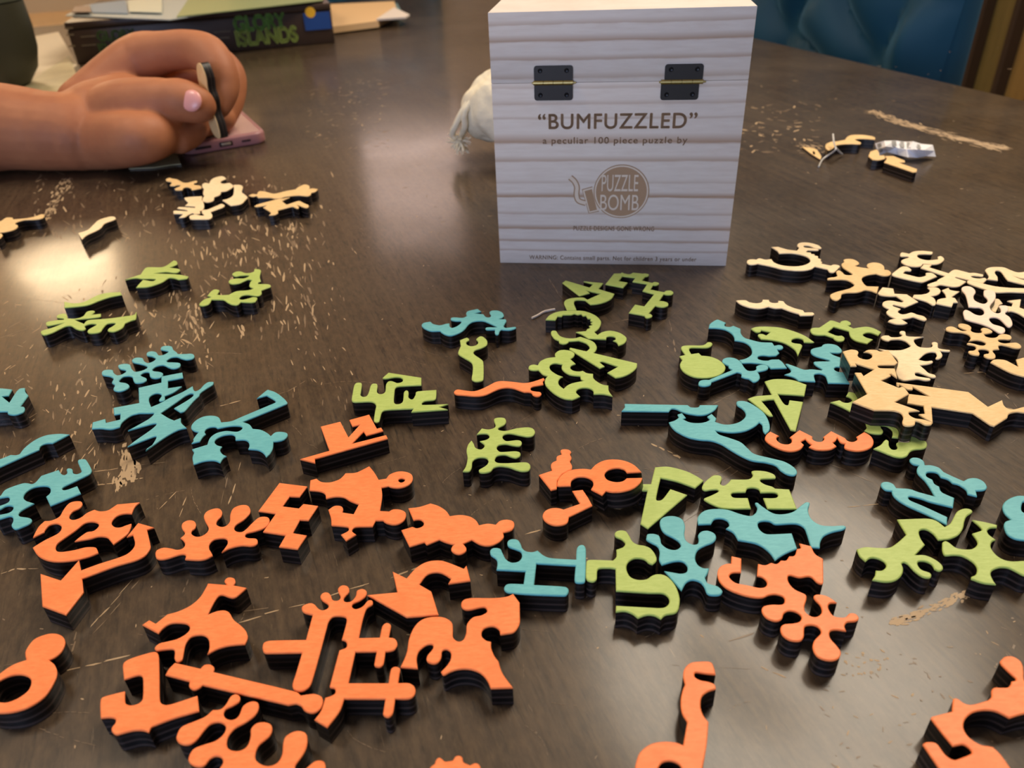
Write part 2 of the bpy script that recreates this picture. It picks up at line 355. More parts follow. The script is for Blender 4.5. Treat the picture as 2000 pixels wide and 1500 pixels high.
PIECES = [
('O','large orange ring with a round knob, cut off by the left edge',(0.0075,0,0,1),(((-1454,1492,-1463,1514,-1458,1551,-1430,1568,-1403,1569,-1376,1557,-1358,1534,-1354,1505,-1362,1484,-1376,1473,-1351,1455,-1333,1430,-1326,1403,-1329,1354,-1353,1323,-1387,1308,-1427,1305,-1465,1313,-1500,1340,-1515,1373,-1510,1406,-1497,1435,-1476,1462,-1444,1478),(9,23)),((-1484,1411,-1462,1425,-1434,1427,-1406,1417,-1390,1399,-1386,1373,-1401,1351,-1423,1339,-1445,1339,-1467,1348,-1484,1371,-1490,1395),()),)),
('O','orange piece shaped like a seated numeral one with a slot, left of the sword-like rod',(0.0075,0,0,1),(((-1149,1441,-1149,1456,-1132,1468,-1083,1485,-1067,1483,-1056,1467,-1028,1394,-1000,1321,-983,1308,-962,1310,-901,1332,-881,1284,-941,1266,-984,1248,-995,1241,-996,1228,-1014,1234,-1038,1235,-1063,1229,-1080,1225,-1095,1235,-1100,1247,-1096,1260,-1102,1272,-1118,1277,-1142,1276,-1158,1310,-1167,1336,-1160,1343,-1110,1357,-1099,1329,-1090,1316,-1074,1311,-1056,1316,-1050,1330,-1071,1389,-1080,1403,-1094,1407,-1127,1395),(10,11,15,25,29,38)),)),
('O','orange teapot-like piece with a small round knob on its spout, above the sword-like rod',(0.0075,0,0,1),(((-1149,1587,-1134,1604,-1109,1589,-1086,1623,-1053,1635,-1024,1656,-1006,1686,-1000,1719,-998,1743,-935,1733,-947,1748,-944,1762,-932,1765,-918,1758,-911,1743,-914,1730,-868,1717,-889,1684,-900,1678,-915,1682,-938,1692,-950,1685,-956,1660,-960,1615,-933,1628,-909,1628,-892,1616,-873,1590,-845,1567,-824,1545,-813,1521,-815,1498,-841,1497,-867,1494,-894,1484,-915,1468,-916,1490,-926,1518,-943,1535,-963,1539,-984,1533,-992,1512,-990,1490,-984,1454,-994,1446,-1006,1457,-1014,1482,-1025,1492,-1052,1491,-1069,1489,-1079,1499,-1072,1514,-1052,1520,-1024,1528,-1003,1545,-997,1564,-1010,1581,-1037,1588,-1064,1587,-1081,1571,-1088,1552),(0,1,2,3,8,9,15,16,23,31,35,60)),)),
('O','long straight orange rod like a sword with crossguard bumps and a round end',(0.0075,0,0,1),(((-1014,1404,-1011,1425,-1001,1444,-920,1420,-913,1432,-897,1433,-882,1422,-880,1407,-629,1330,-614,1318,-591,1321,-576,1321,-557,1312,-550,1297,-553,1275,-569,1263,-591,1269,-606,1286,-618,1292,-625,1293,-642,1290,-897,1365,-905,1355,-918,1351,-933,1362,-937,1379),(0,2,3,7,9,17,20,21,25)),)),
('O','large orange splat with round lobes, cut off by the bottom edge below the sword-like rod',(0.0075,0,0,1),(((-917,1216,-912,1239,-883,1254,-859,1266,-844,1285,-824,1286,-813,1301,-807,1324,-795,1331,-781,1322,-780,1307,-792,1296,-810,1285,-811,1270,-798,1256,-780,1253,-768,1264,-764,1294,-746,1306,-728,1302,-721,1286,-725,1264,-744,1244,-769,1227,-780,1205,-778,1184,-767,1169,-745,1163,-727,1169,-720,1185,-721,1206,-725,1224,-715,1239,-696,1242,-677,1235,-669,1220,-672,1200,-693,1176,-696,1152,-689,1135,-669,1122,-649,1119,-632,1128,-626,1149,-630,1177,-628,1198,-608,1211,-588,1210,-574,1199,-568,1170,-574,1143,-587,1113,-566,1102,-538,1126,-515,1123,-508,1099,-514,1067,-572,1044,-665,1042,-728,1045,-769,1066,-784,1092,-779,1112,-772,1132,-780,1147,-797,1152,-810,1144,-819,1127,-838,1126,-857,1136,-865,1151,-860,1174,-837,1185,-810,1194,-795,1210,-792,1228,-801,1241,-819,1248,-838,1243,-850,1225,-861,1199,-877,1187,-898,1190,-912,1201),(4,)),)),
('O','large orange castle-like piece with a crown of knobs and two crossed arms on its right',(0.0075,0,0,1),(((-759,1482,-759,1501,-741,1507,-637,1504,-635,1596,-659,1604,-671,1615,-673,1633,-652,1643,-637,1636,-623,1620,-608,1612,-593,1620,-595,1634,-615,1650,-625,1667,-620,1681,-606,1683,-594,1671,-584,1651,-567,1648,-561,1661,-572,1683,-574,1699,-563,1710,-545,1703,-538,1683,-547,1665,-551,1652,-543,1641,-525,1643,-514,1663,-513,1685,-497,1691,-483,1680,-484,1661,-499,1644,-519,1632,-519,1619,-508,1611,-494,1615,-484,1624,-474,1642,-461,1642,-458,1626,-474,1611,-480,1568,-482,1502,-420,1500,-417,1542,-406,1553,-394,1546,-392,1534,-394,1499,-376,1494,-366,1475,-372,1456,-387,1450,-398,1449,-399,1408,-409,1398,-423,1403,-424,1418,-423,1451,-485,1453,-489,1350,-377,1344,-375,1389,-364,1397,-350,1390,-350,1375,-351,1343,-320,1341,-303,1326,-302,1305,-316,1293,-354,1294,-356,1251,-367,1240,-380,1247,-381,1261,-380,1295,-493,1301,-500,1263,-524,1218,-562,1242,-549,1269,-545,1307,-531,1312,-520,1320,-524,1335,-536,1338,-539,1342,-532,1461,-523,1465,-513,1471,-514,1485,-522,1495,-531,1498,-527,1561,-531,1579,-547,1586,-571,1586,-582,1569,-584,1544,-587,1459,-591,1379,-596,1345,-615,1331,-636,1337,-644,1354,-642,1390,-639,1459,-734,1462,-750,1465),(3,4,47,48,53,58,63,64,65,66,71,76,81,82,84,85,87,92,93,98,112)),)),
('O','orange curved double-headed arrow with one large and one small head, right of the crown',(0.0075,0,0,1),(((-479,1665,-386,1671,-410,1759,-362,1727,-336,1769,-304,1794,-265,1799,-234,1788,-181,1757,-173,1771,-159,1705,-228,1696,-220,1717,-249,1741,-275,1747,-300,1736,-320,1699,-280,1668,-252,1574,-348,1571),(0,1,2,3,8,9,10,11,12,16,17,18,19)),)),
('O','orange bird-like piece with a curled inner slot, lowest right of the orange cluster',(0.0075,0,0,1),(((-300,1387,-349,1394,-336,1441,-333,1492,-321,1534,-299,1560,-264,1568,-232,1562,-211,1543,-207,1518,-205,1489,-191,1474,-175,1478,-167,1502,-165,1535,-148,1559,-124,1565,-106,1577,-110,1593,-124,1596,-161,1588,-179,1594,-185,1610,-178,1628,-153,1634,-88,1630,-47,1633,-26,1643,-7,1607,-8,1566,-10,1527,-26,1499,-50,1493,-67,1491,-70,1508,-84,1521,-104,1521,-120,1509,-121,1487,-108,1472,-94,1467,-94,1446,-85,1418,-74,1400,-63,1360,-35,1312,-95,1313,-106,1341,-126,1365,-156,1378,-186,1379,-208,1372,-226,1362,-234,1373,-220,1390,-209,1411,-209,1436,-222,1448,-235,1442,-236,1422,-243,1406,-258,1401,-275,1410,-276,1428,-261,1453,-264,1467,-281,1466,-301,1446,-306,1421),(0,1,27,28,33,40,43,45,46,53)),)),
('O','orange rounded piece with three keyhole slots, inside the hook of the long arrow',(0.0075,0,0,1),(((-1683,1994,-1688,2021,-1690,2050,-1683,2077,-1658,2079,-1640,2097,-1642,2132,-1639,2165,-1624,2177,-1599,2176,-1586,2159,-1588,2137,-1604,2121,-1606,2099,-1595,2082,-1578,2076,-1559,2086,-1547,2110,-1527,2126,-1502,2116,-1476,2119,-1465,2133,-1454,2150,-1375,2156,-1384,2132,-1381,2095,-1406,2097,-1428,2088,-1437,2067,-1432,2046,-1412,2028,-1392,2026,-1378,2034,-1361,2043,-1356,2024,-1356,1988,-1383,1942,-1398,1958,-1420,1978,-1451,1984,-1476,1975,-1526,1965,-1517,1986,-1502,2009,-1481,2014,-1473,2036,-1484,2053,-1511,2062,-1533,2054,-1551,2016,-1582,1962,-1579,1939,-1566,1922,-1547,1917,-1508,1923,-1474,1934,-1446,1933,-1433,1926,-1418,1904,-1443,1888,-1486,1874,-1539,1871,-1583,1882,-1622,1905,-1659,1944,-1635,1977,-1604,2008,-1602,2032,-1614,2051,-1635,2061,-1655,2054,-1660,2036,-1658,2019),(0,3,18,22,23,25,33,36,41,58,64,72)),)),
('O','orange J-shaped arrow with a big angular head, below the rounded piece with keyhole slots',(0.0075,0,0,1),(((-1571,1819,-1488,1785,-1469,1873,-1441,1826,-1394,1852,-1337,1878,-1314,1895,-1305,1921,-1310,1945,-1332,1984,-1350,1975,-1337,2044,-1271,2017,-1292,2006,-1275,1974,-1254,1934,-1247,1914,-1253,1880,-1278,1859,-1334,1837,-1421,1788,-1391,1731,-1405,1640,-1496,1679),(0,1,2,3,9,10,11,12,13,20,21,22,23)),)),
('O','orange splat with six finger-like lobes, left of the stepped pixel-like piece',(0.0075,0,0,1),(((-1219,1887,-1220,1905,-1202,1915,-1175,1910,-1151,1902,-1134,1908,-1132,1925,-1143,1943,-1159,1958,-1151,1973,-1153,1984,-1171,2008,-1177,2032,-1164,2046,-1144,2044,-1129,2028,-1125,2005,-1132,1992,-1127,1976,-1108,1962,-1089,1963,-1075,1979,-1076,2002,-1098,2036,-1112,2065,-1109,2089,-1090,2102,-1070,2102,-1054,2085,-1050,2061,-1058,2038,-1053,2017,-1032,2005,-1017,2010,-1010,2030,-1019,2068,-1017,2100,-995,2115,-971,2112,-956,2093,-951,2069,-964,2036,-983,2014,-986,1996,-974,1979,-953,1975,-941,1989,-927,2020,-911,2045,-888,2047,-873,2035,-870,2012,-881,1989,-909,1975,-935,1966,-936,1952,-923,1943,-896,1939,-886,1925,-887,1910,-903,1904,-938,1908,-973,1898,-995,1880,-988,1907,-987,1925,-997,1943,-1015,1948,-1039,1943,-1049,1924,-1044,1902,-1029,1880,-1021,1867,-1039,1853,-1063,1849,-1109,1855,-1111,1870,-1120,1879,-1136,1878,-1171,1863,-1191,1860,-1207,1866),(8,63,72,75)),)),
('O','orange stepped pixel-like piece with square notches, left of the banner piece',(0.0075,0,0,1),(((-922,2078,-882,2230,-773,2203,-790,2145,-827,2150,-841,2098,-779,2083,-767,2106,-712,2092,-732,2018,-763,2022,-774,1958,-723,1943,-741,1879,-806,1894,-796,1948,-879,1970,-856,2060),(0,1,2,3,4,5,6,7,8,9,10,11,12,13,14,15,16,17)),)),
('O','orange banner-like piece with a round eyelet tab and small pinhole',(0.0075,0,0,1),(((-768,2237,-747,2245,-725,2225,-692,2220,-662,2233,-649,2251,-642,2269,-604,2270,-578,2287,-557,2305,-534,2268,-511,2222,-483,2227,-472,2251,-441,2266,-408,2259,-388,2239,-385,2207,-401,2181,-431,2170,-460,2176,-470,2183,-495,2175,-488,2136,-486,2095,-486,2050,-453,2045,-439,2055,-412,2051,-393,2033,-394,2000,-412,1980,-434,1977,-458,1988,-469,2000,-495,2001,-502,1972,-560,1973,-571,1958,-563,1945,-553,1936,-583,1908,-605,1939,-590,1949,-582,1959,-588,1975,-646,1987,-654,2023,-671,2068,-653,2087,-630,2085,-619,2070,-619,2051,-577,2039,-566,2089,-599,2109,-626,2131,-658,2137,-690,2129,-698,2154,-719,2170,-760,2179),(0,1,6,9,11,12,21,22,25,26,34,35,36,40,41,42,46,48,52,53,54,58,61)),((-438,2214,-431,2223,-419,2222,-412,2214,-417,2203,-429,2201),()),)),
('O','orange snowman-like piece of overlapping discs with a round side notch',(0.0075,0,0,1),(((-386,2057,-348,2061,-309,2077,-280,2062,-252,2035,-237,2006,-202,2010,-168,2000,-145,1978,-135,1954,-104,1960,-77,1953,-64,1970,-41,1976,-19,1967,-14,1946,-24,1923,-53,1912,-52,1889,-72,1865,-101,1854,-129,1861,-158,1885,-187,1868,-176,1849,-178,1832,-196,1821,-214,1827,-225,1842,-222,1859,-216,1866,-244,1878,-267,1893,-308,1871,-317,1884,-365,1866,-400,1947,-363,1961,-347,1953,-329,1961,-325,1977,-336,1993,-351,1996,-362,1993),(0,2,5,9,11,17,22,23,30,32,33,34,35,36,37,43)),)),
('O','orange sailboat-like piece made of straight bars and a diagonal arm, above the banner piece',(0.0075,0,0,1),(((-834,2368,-728,2414,-793,2580,-717,2609,-666,2497,-632,2581,-661,2571,-681,2618,-603,2651,-558,2548,-541,2554,-530,2530,-595,2503,-610,2532,-646,2452,-515,2501,-506,2477,-776,2366,-770,2340),(0,1,2,3,4,5,6,7,8,9,10,11,12,13,14,15,16,17,18)),)),
('G','green comb-like piece with upright prongs and a notched right tip, behind the orange sailboat-like piece',(0.0075,0,0,1),(((-579,2938,-558,2979,-405,2923,-400,2861,-498,2859,-514,2846,-514,2811,-509,2743,-500,2722,-481,2721,-470,2740,-472,2808,-466,2823,-456,2820,-451,2799,-450,2772,-439,2754,-428,2753,-420,2783,-419,2807,-406,2813,-331,2817,-329,2759,-337,2739,-374,2734,-388,2717,-381,2705,-274,2703,-310,2682,-274,2662,-427,2655,-420,2680,-521,2680,-546,2674,-553,2655,-555,2599,-565,2592,-577,2604,-581,2677,-582,2716,-595,2740,-618,2749,-678,2750,-693,2765,-697,2813,-700,2883,-693,2904,-674,2904,-667,2887,-663,2831,-661,2803,-646,2788,-632,2795,-627,2828,-626,2870,-620,2890,-602,2889,-595,2871,-592,2825,-580,2806,-565,2805,-555,2822,-558,2878,-551,2903,-534,2905,-509,2888,-490,2894,-486,2912,-498,2932,-526,2937,-560,2929,-576,2930),(1,2,3,21,27,28,29,30,31)),)),
('G','green splat with five rounded lobes, standing alone above the orange bead-topped piece',(0.0075,0,0,1),(((-150,2476,-130,2516,-103,2507,-80,2516,-74,2533,-80,2562,-78,2580,-61,2586,-38,2581,-31,2558,-39,2534,-62,2515,-62,2501,-37,2492,-8,2500,8,2506,50,2510,74,2501,83,2476,74,2452,51,2446,23,2456,-17,2472,-42,2465,-47,2445,-34,2425,-14,2425,6,2427,22,2423,28,2406,19,2388,-3,2391,-35,2404,-63,2399,-71,2380,-59,2358,-31,2356,0,2357,18,2348,19,2328,3,2314,-16,2322,-40,2337,-69,2332,-79,2307,-68,2291,-37,2286,2,2286,41,2285,55,2264,48,2237,23,2233,1,2243,-26,2260,-60,2269,-83,2261,-95,2241,-118,2234,-135,2238,-138,2253,-122,2267,-107,2284,-103,2306,-114,2324,-142,2326,-163,2307,-166,2270,-175,2247,-199,2248,-188,2278,-183,2327,-188,2372,-183,2411,-170,2438,-161,2416,-153,2389,-131,2378,-118,2397,-123,2413,-137,2431,-111,2439,-99,2455,-107,2476,-132,2480),(0,1,15,68,73,79)),)),
('O','orange piece topped with stacked round beads, tucked against the tilted hook piece',(0.0075,0,0,1),(((84,2207,134,2229,132,2258,139,2276,155,2287,159,2312,178,2323,175,2346,186,2355,206,2351,215,2336,209,2321,213,2298,205,2277,211,2249,207,2230,170,2207,149,2171,144,2125,123,2118),(0,1,4,6,11,13,15,16,17,18,19)),)),
('O','orange jointed arm with a round end disc, half hidden under the tilted hook piece',(0.0075,0,0,1),(((85,1983,94,2009,116,2023,141,2023,160,2014,220,2040,199,2110,237,2113,252,2068,262,2027,175,1975,167,1947,145,1936,118,1938,94,1957),(4,5,6,7,8,9,10)),)),
('O','orange C-like hook piece lying tilted on top of its neighbours',(0.019441,0.133307,-0.065121,1),(((146,2140,151,2173,170,2206,206,2226,248,2223,277,2211,299,2238,331,2255,369,2252,404,2234,433,2200,452,2151,401,2159,393,2182,369,2197,338,2192,321,2168,327,2135,354,2114,379,2113,396,2127,449,2116,437,2090,408,2064,370,2055,335,2060,314,2072,298,2051,264,2093,275,2117,273,2146,253,2169,224,2177,200,2161,194,2131),(0,5,11,12,20,21,26,27,28,34)),)),
('T','teal piece shaped like a crowned letter H with a detached-looking right bar',(0.0075,0,0,1),(((-76,1745,-73,1772,-77,1792,-94,1811,-96,1831,-86,1842,-64,1838,-56,1817,-46,1790,-28,1774,-5,1777,7,1796,4,1819,-12,1831,-35,1845,-39,1866,-28,1879,-6,1876,4,1857,9,1836,21,1821,42,1816,59,1822,79,1797,103,1785,181,1774,188,1822,199,1837,212,1836,217,1817,200,1680,191,1674,173,1676,168,1687,177,1747,52,1764,40,1675,134,1662,145,1652,143,1636,131,1626,-37,1646,-53,1661,-48,1679,-34,1684,8,1680,16,1733),(0,22,25,34,35,36,45,46)),)),
('G','green piece with a bent arm, round keyhole and long slot above a scalloped bottom',(0.0075,0,0,1),(((212,1755,217,1769,234,1771,299,1764,312,1780,316,1811,340,1821,349,1838,339,1857,322,1870,322,1888,337,1899,358,1895,367,1873,374,1845,388,1830,408,1824,427,1810,438,1780,437,1755,422,1739,411,1745,398,1763,370,1769,345,1752,336,1725,342,1693,363,1678,391,1678,414,1693,435,1697,457,1686,474,1653,479,1611,474,1577,458,1544,424,1536,408,1522,390,1536,368,1539,341,1529,327,1546,306,1557,279,1556,283,1579,376,1567,421,1563,441,1576,446,1598,432,1618,386,1623,291,1637,302,1727,287,1732,254,1733,243,1723,237,1688,224,1678,208,1685,205,1701),(3,5,16,20,37,40,43,44,51,52)),)),
('T','teal splat with rounded lobes, touching the right side of the green slotted piece',(0.0075,0,0,1),(((423,1860,429,1874,447,1875,464,1867,467,1848,467,1825,484,1803,508,1797,527,1812,525,1833,510,1852,485,1877,478,1908,484,1939,505,1955,535,1955,558,1938,560,1903,550,1867,549,1837,566,1818,584,1820,592,1840,594,1858,609,1875,631,1878,649,1864,650,1843,635,1823,602,1808,576,1789,561,1756,563,1728,577,1713,595,1711,586,1691,573,1673,575,1652,587,1644,604,1635,613,1616,602,1602,580,1601,565,1609,562,1637,554,1656,533,1666,511,1656,490,1625,453,1708,480,1700,503,1694,522,1700,529,1724,517,1745,489,1746,450,1734,446,1757,454,1791,451,1817,431,1836,421,1848),(34,36,48,49,56)),)),
('G','green wedge-shaped piece like a letter A with an angular slot, right of the orange hook',(0.0075,0,0,1),(((445,2131,485,2128,517,2222,567,2222,623,2194,655,2164,677,2134,638,2096,580,2136,526,2160,501,2087,489,2043,503,2039,517,2051,549,2096,602,2061,435,1901,414,1926,466,2092,439,2097),(0,1,2,6,7,9,14,15,16,17,18,19)),)),
('G','green piece with a cross-shaped keyhole slot, between the green wedge and the teal whale-like piece',(0.0075,0,0,1),(((662,2095,680,2126,718,2160,742,2158,745,2141,732,2113,742,2102,763,2117,776,2134,839,2131,860,2150,862,2173,883,2177,915,2169,937,2151,937,2131,920,2129,885,2128,877,2116,889,2098,910,2085,917,2074,965,2066,958,1964,859,1971,861,2027,904,2025,917,2039,910,2052,860,2056,859,2075,843,2084,821,2081,809,2062,765,2062,754,2050,761,2036,808,2031,803,1976,712,1983,677,2006,657,2029,656,2038,689,2055,716,2072,714,2082,691,2083,670,2080),(8,21,22,23,24,25,29,33,37,38)),)),
('T','teal whale-like piece with pointed horns and tail, above the orange saw-edged piece',(0.0075,0,0,1),(((606,1910,613,1945,641,1975,679,1983,722,1976,760,1952,793,1940,815,1955,826,1978,825,2002,834,2005,846,1983,872,1948,906,1942,942,1952,974,1977,1001,1996,1011,1990,993,1955,989,1914,1006,1884,1038,1875,1084,1874,1088,1865,1073,1855,1035,1846,1001,1829,980,1803,969,1778,942,1781,952,1865,943,1886,922,1894,863,1894,848,1909,825,1913,806,1903,802,1875,815,1853,841,1849,902,1849,896,1779,855,1761,827,1744,811,1732,802,1772,775,1808,719,1829,713,1864,694,1885,708,1898,708,1921,691,1934,667,1932,649,1909),(0,7,28,29,40,41,44,47,49,54)),)),
('O','large orange piece with a scalloped saw edge, hooked left arm and star-like lobes below',(0.0075,0,0,1),(((669,1727,679,1759,707,1747,690,1688,666,1689,652,1680,649,1668,662,1647,695,1635,728,1623,748,1626,758,1644,751,1664,735,1671,753,1721,773,1714,795,1723,811,1717,829,1731,845,1730,860,1747,878,1749,895,1777,909,1781,911,1802,944,1787,945,1752,962,1730,927,1632,920,1627,909,1635,901,1655,889,1660,862,1657,841,1667,829,1664,823,1640,832,1611,857,1589,854,1571,840,1547,834,1525,845,1507,862,1504,881,1518,887,1544,879,1567,880,1581,895,1587,920,1578,939,1552,917,1551,906,1534,910,1505,932,1497,946,1499,961,1511,977,1508,980,1492,967,1482,942,1480,928,1466,926,1449,898,1455,879,1449,872,1426,881,1398,883,1376,867,1357,841,1353,816,1366,811,1393,824,1420,853,1446,853,1467,837,1476,816,1472,806,1453,799,1435,784,1422,758,1426,742,1445,744,1469,758,1482,785,1484,806,1489,818,1506,810,1523,789,1531,770,1521,758,1502,738,1495,715,1509,709,1534,720,1551,745,1556,777,1555,789,1570,788,1586,769,1595,747,1593,727,1585,699,1587,661,1603,628,1628,614,1658,617,1692,632,1716,654,1727),(0,1,2,3,13,14,16,18,20,22,24,25,27,50,62)),)),
('O','orange snake-like piece rising from a ring, cut off by the bottom edge of the frame',(0.0075,0,0,1),(((260,1070,262,1079,278,1110,309,1131,343,1136,372,1132,389,1124,413,1187,405,1214,409,1249,421,1281,431,1297,431,1322,440,1347,461,1365,487,1368,516,1365,521,1347,520,1324,500,1327,479,1332,466,1333,462,1320,474,1309,497,1302,510,1293,510,1280,487,1273,467,1258,457,1231,458,1204,467,1184,448,1123,423,1062,404,1019,361,983,312,972,274,986,257,1019),(6,7,11,18,26,31)),((311,1060,326,1080,346,1085,365,1078,373,1064,369,1034,346,1015,318,1020,307,1040),()),)),
('O','orange piece of which only a small bumpy tip shows at the bottom edge',(0.0075,0,0,1),(((-247,1094,-235,1105,-232,1116,-225,1121,-217,1116,-211,1110,-201,1110,-190,1112,-185,1121,-175,1124,-167,1118,-164,1106,-147,1097,-134,1102,-125,1098,-121,1088,-119,1061,-131,1024,-191,1002,-242,1029,-251,1068),(1,12)),)),
('O','large orange piece with a deep round bay, cut off by the lower right corner',(0.0075,0,0,1),(((1297,1320,1307,1331,1323,1340,1342,1339,1353,1326,1352,1310,1343,1290,1328,1258,1337,1214,1321,1173,1272,1168,1230,1158,1218,1170,1202,1180,1176,1183,1147,1178,1121,1163,1105,1145,1099,1126,1104,1106,1120,1090,1135,1086,1146,1083,1154,1062,1158,1029,1152,992,1044,980,1003,999,990,1035,980,1098,991,1103,1009,1102,1016,1095,1021,1069,1032,1056,1042,1055,1079,1066,1088,1071,1088,1082,1079,1093,1064,1092,1051,1090,1041,1129,1033,1167,1038,1171,1096,1183,1113,1213,1120,1220,1129,1218,1136,1207,1148,1200,1166,1201,1203,1210,1218,1220,1227,1237,1240,1246,1256,1245,1275,1245,1289,1255,1294,1262,1306,1264,1311,1272,1306,1285),(9,11,22,24,25,26,27,28,29,41,43,44,45,52,59)),)),
('T','teal zigzag piece like a letter M with knobbed ends, above the green bird-like piece',(0.0075,0,0,1),(((1456,2202,1472,2210,1490,2205,1499,2188,1493,2164,1516,2161,1536,2145,1540,2121,1554,2102,1584,2067,1609,2080,1635,2080,1651,2062,1648,2032,1630,2016,1599,2014,1588,1985,1563,1999,1569,2023,1559,2048,1541,2060,1536,2080,1517,2094,1515,2118,1492,2125,1476,2118,1469,2100,1481,2082,1477,2059,1486,2044,1481,2014,1508,1983,1480,1936,1422,1966,1394,1987,1365,2001,1354,1994,1355,1980,1388,1947,1438,1891,1419,1856,1376,1908,1334,1953,1314,1987,1309,2012,1314,2033,1295,2039,1289,2062,1300,2079,1320,2082,1335,2069,1336,2047,1379,2039,1401,2022,1446,1995,1452,2041,1452,2081,1446,2118,1454,2143,1470,2163,1454,2172,1450,2189),(4,7,9,15,16,17,20,22,27,29,31,32,39,40,45,51,54,55,59)),)),
('G','green bird-like piece with a curved neck and curled tail, just below the teal zigzag piece',(0.0075,0,0,1),(((1270,1891,1369,1889,1394,1876,1407,1846,1432,1860,1459,1889,1486,1917,1517,1929,1533,1923,1532,1910,1503,1891,1482,1866,1462,1836,1433,1808,1394,1791,1358,1789,1356,1817,1345,1837,1328,1840,1313,1828,1305,1799,1305,1770,1254,1728,1285,1725,1307,1705,1316,1681,1310,1664,1296,1658,1286,1667,1287,1687,1273,1700,1253,1701,1243,1688,1245,1666,1264,1652,1263,1640,1253,1632,1235,1638,1221,1664,1215,1691,1206,1700,1195,1694,1191,1673,1174,1647,1146,1628,1115,1624,1079,1634,1095,1652,1105,1671,1124,1670,1143,1684,1147,1703,1134,1720,1112,1725,1090,1711,1081,1735,1083,1764,1114,1772,1148,1767,1188,1765,1228,1788,1268,1819),(0,3,15,21,22,28,41,46,48,54,56,61)),)),
('G','green splat with pointed corners at the right edge, beside the green bird-like piece',(0.0075,0,0,1),(((1358,1763,1366,1777,1379,1782,1387,1771,1395,1752,1417,1743,1444,1743,1469,1760,1478,1780,1479,1810,1501,1817,1518,1824,1520,1842,1512,1873,1543,1862,1579,1844,1572,1833,1552,1832,1534,1821,1529,1802,1538,1778,1520,1769,1504,1745,1503,1713,1515,1692,1539,1683,1573,1683,1592,1676,1585,1649,1559,1620,1539,1625,1523,1645,1510,1658,1486,1661,1458,1651,1443,1635,1437,1609,1437,1594,1403,1602,1376,1620,1380,1628,1398,1636,1415,1660,1417,1687,1399,1714,1374,1721,1347,1721,1347,1739),(9,13,15,16,20,37,39)),)),
('T','teal round-lobed piece with a small hole, cut off by the right edge',(0.0075,0,0,1),(((1746,1978,1713,1977,1674,1958,1647,1932,1635,1900,1638,1866,1614,1857,1598,1836,1589,1802,1600,1780,1625,1771,1667,1768,1716,1798,1767,1883,1777,1951),(5,)),((1705,1923,1729,1950,1743,1930,1730,1903,1707,1891,1696,1901),()),)),
('T','teal piece with pointed notch and curled tip, rearmost teal one at the left edge',(0.0075,0,0,1),(((-2333,2996,-2272,2982,-2261,2929,-2288,2925,-2226,2871,-2241,2961,-2238,2985,-2217,2989,-2200,2958,-2170,2925,-2160,2834,-2143,2832,-2128,2812,-2125,2787,-2149,2770,-2182,2779,-2195,2799,-2229,2801,-2281,2799,-2337,2854,-2375,2935,-2371,2996),(1,2,3,4,7,9,10,16)),)),
('T','teal sickle-shaped blade piece at the left edge, above the teal key-like piece',(0.0075,0,0,1),(((-2044,2456,-2015,2481,-1990,2478,-1981,2483,-1982,2526,-1966,2575,-1934,2606,-1884,2613,-1838,2606,-1880,2549,-1906,2548,-1922,2533,-1916,2508,-2017,2405,-2056,2360,-2093,2393,-2080,2433),(1,3,8,9,12)),)),
('T','teal key-like piece with small teeth, finger slots and an oval keyhole, at the left edge',(0.0075,0,0,1),(((-1921,2227,-1922,2257,-1907,2275,-1871,2296,-1852,2295,-1833,2289,-1825,2298,-1822,2336,-1770,2368,-1746,2341,-1730,2335,-1727,2347,-1739,2368,-1735,2376,-1718,2369,-1704,2345,-1684,2337,-1673,2348,-1683,2366,-1713,2409,-1719,2427,-1698,2431,-1682,2417,-1641,2363,-1635,2340,-1644,2324,-1701,2265,-1705,2254,-1693,2244,-1677,2247,-1651,2264,-1618,2220,-1701,2157,-1742,2210,-1737,2230,-1747,2254,-1765,2270,-1792,2274,-1819,2266,-1834,2242,-1829,2214,-1810,2194,-1790,2184,-1769,2175,-1794,2144,-1800,2123,-1786,2107,-1752,2098,-1733,2086,-1731,2067,-1746,2052,-1766,2040,-1783,2050,-1793,2063,-1798,2084,-1811,2104,-1826,2110,-1852,2098,-1867,2093,-1880,2117,-1864,2121,-1836,2130,-1832,2149,-1842,2164,-1860,2169,-1872,2164,-1880,2151,-1896,2147,-1906,2165,-1891,2171,-1872,2185,-1873,2203,-1886,2218,-1899,2219,-1915,2215,-1931,2212,-1938,2223),(4,7,8,30,31,32,33,43)),)),
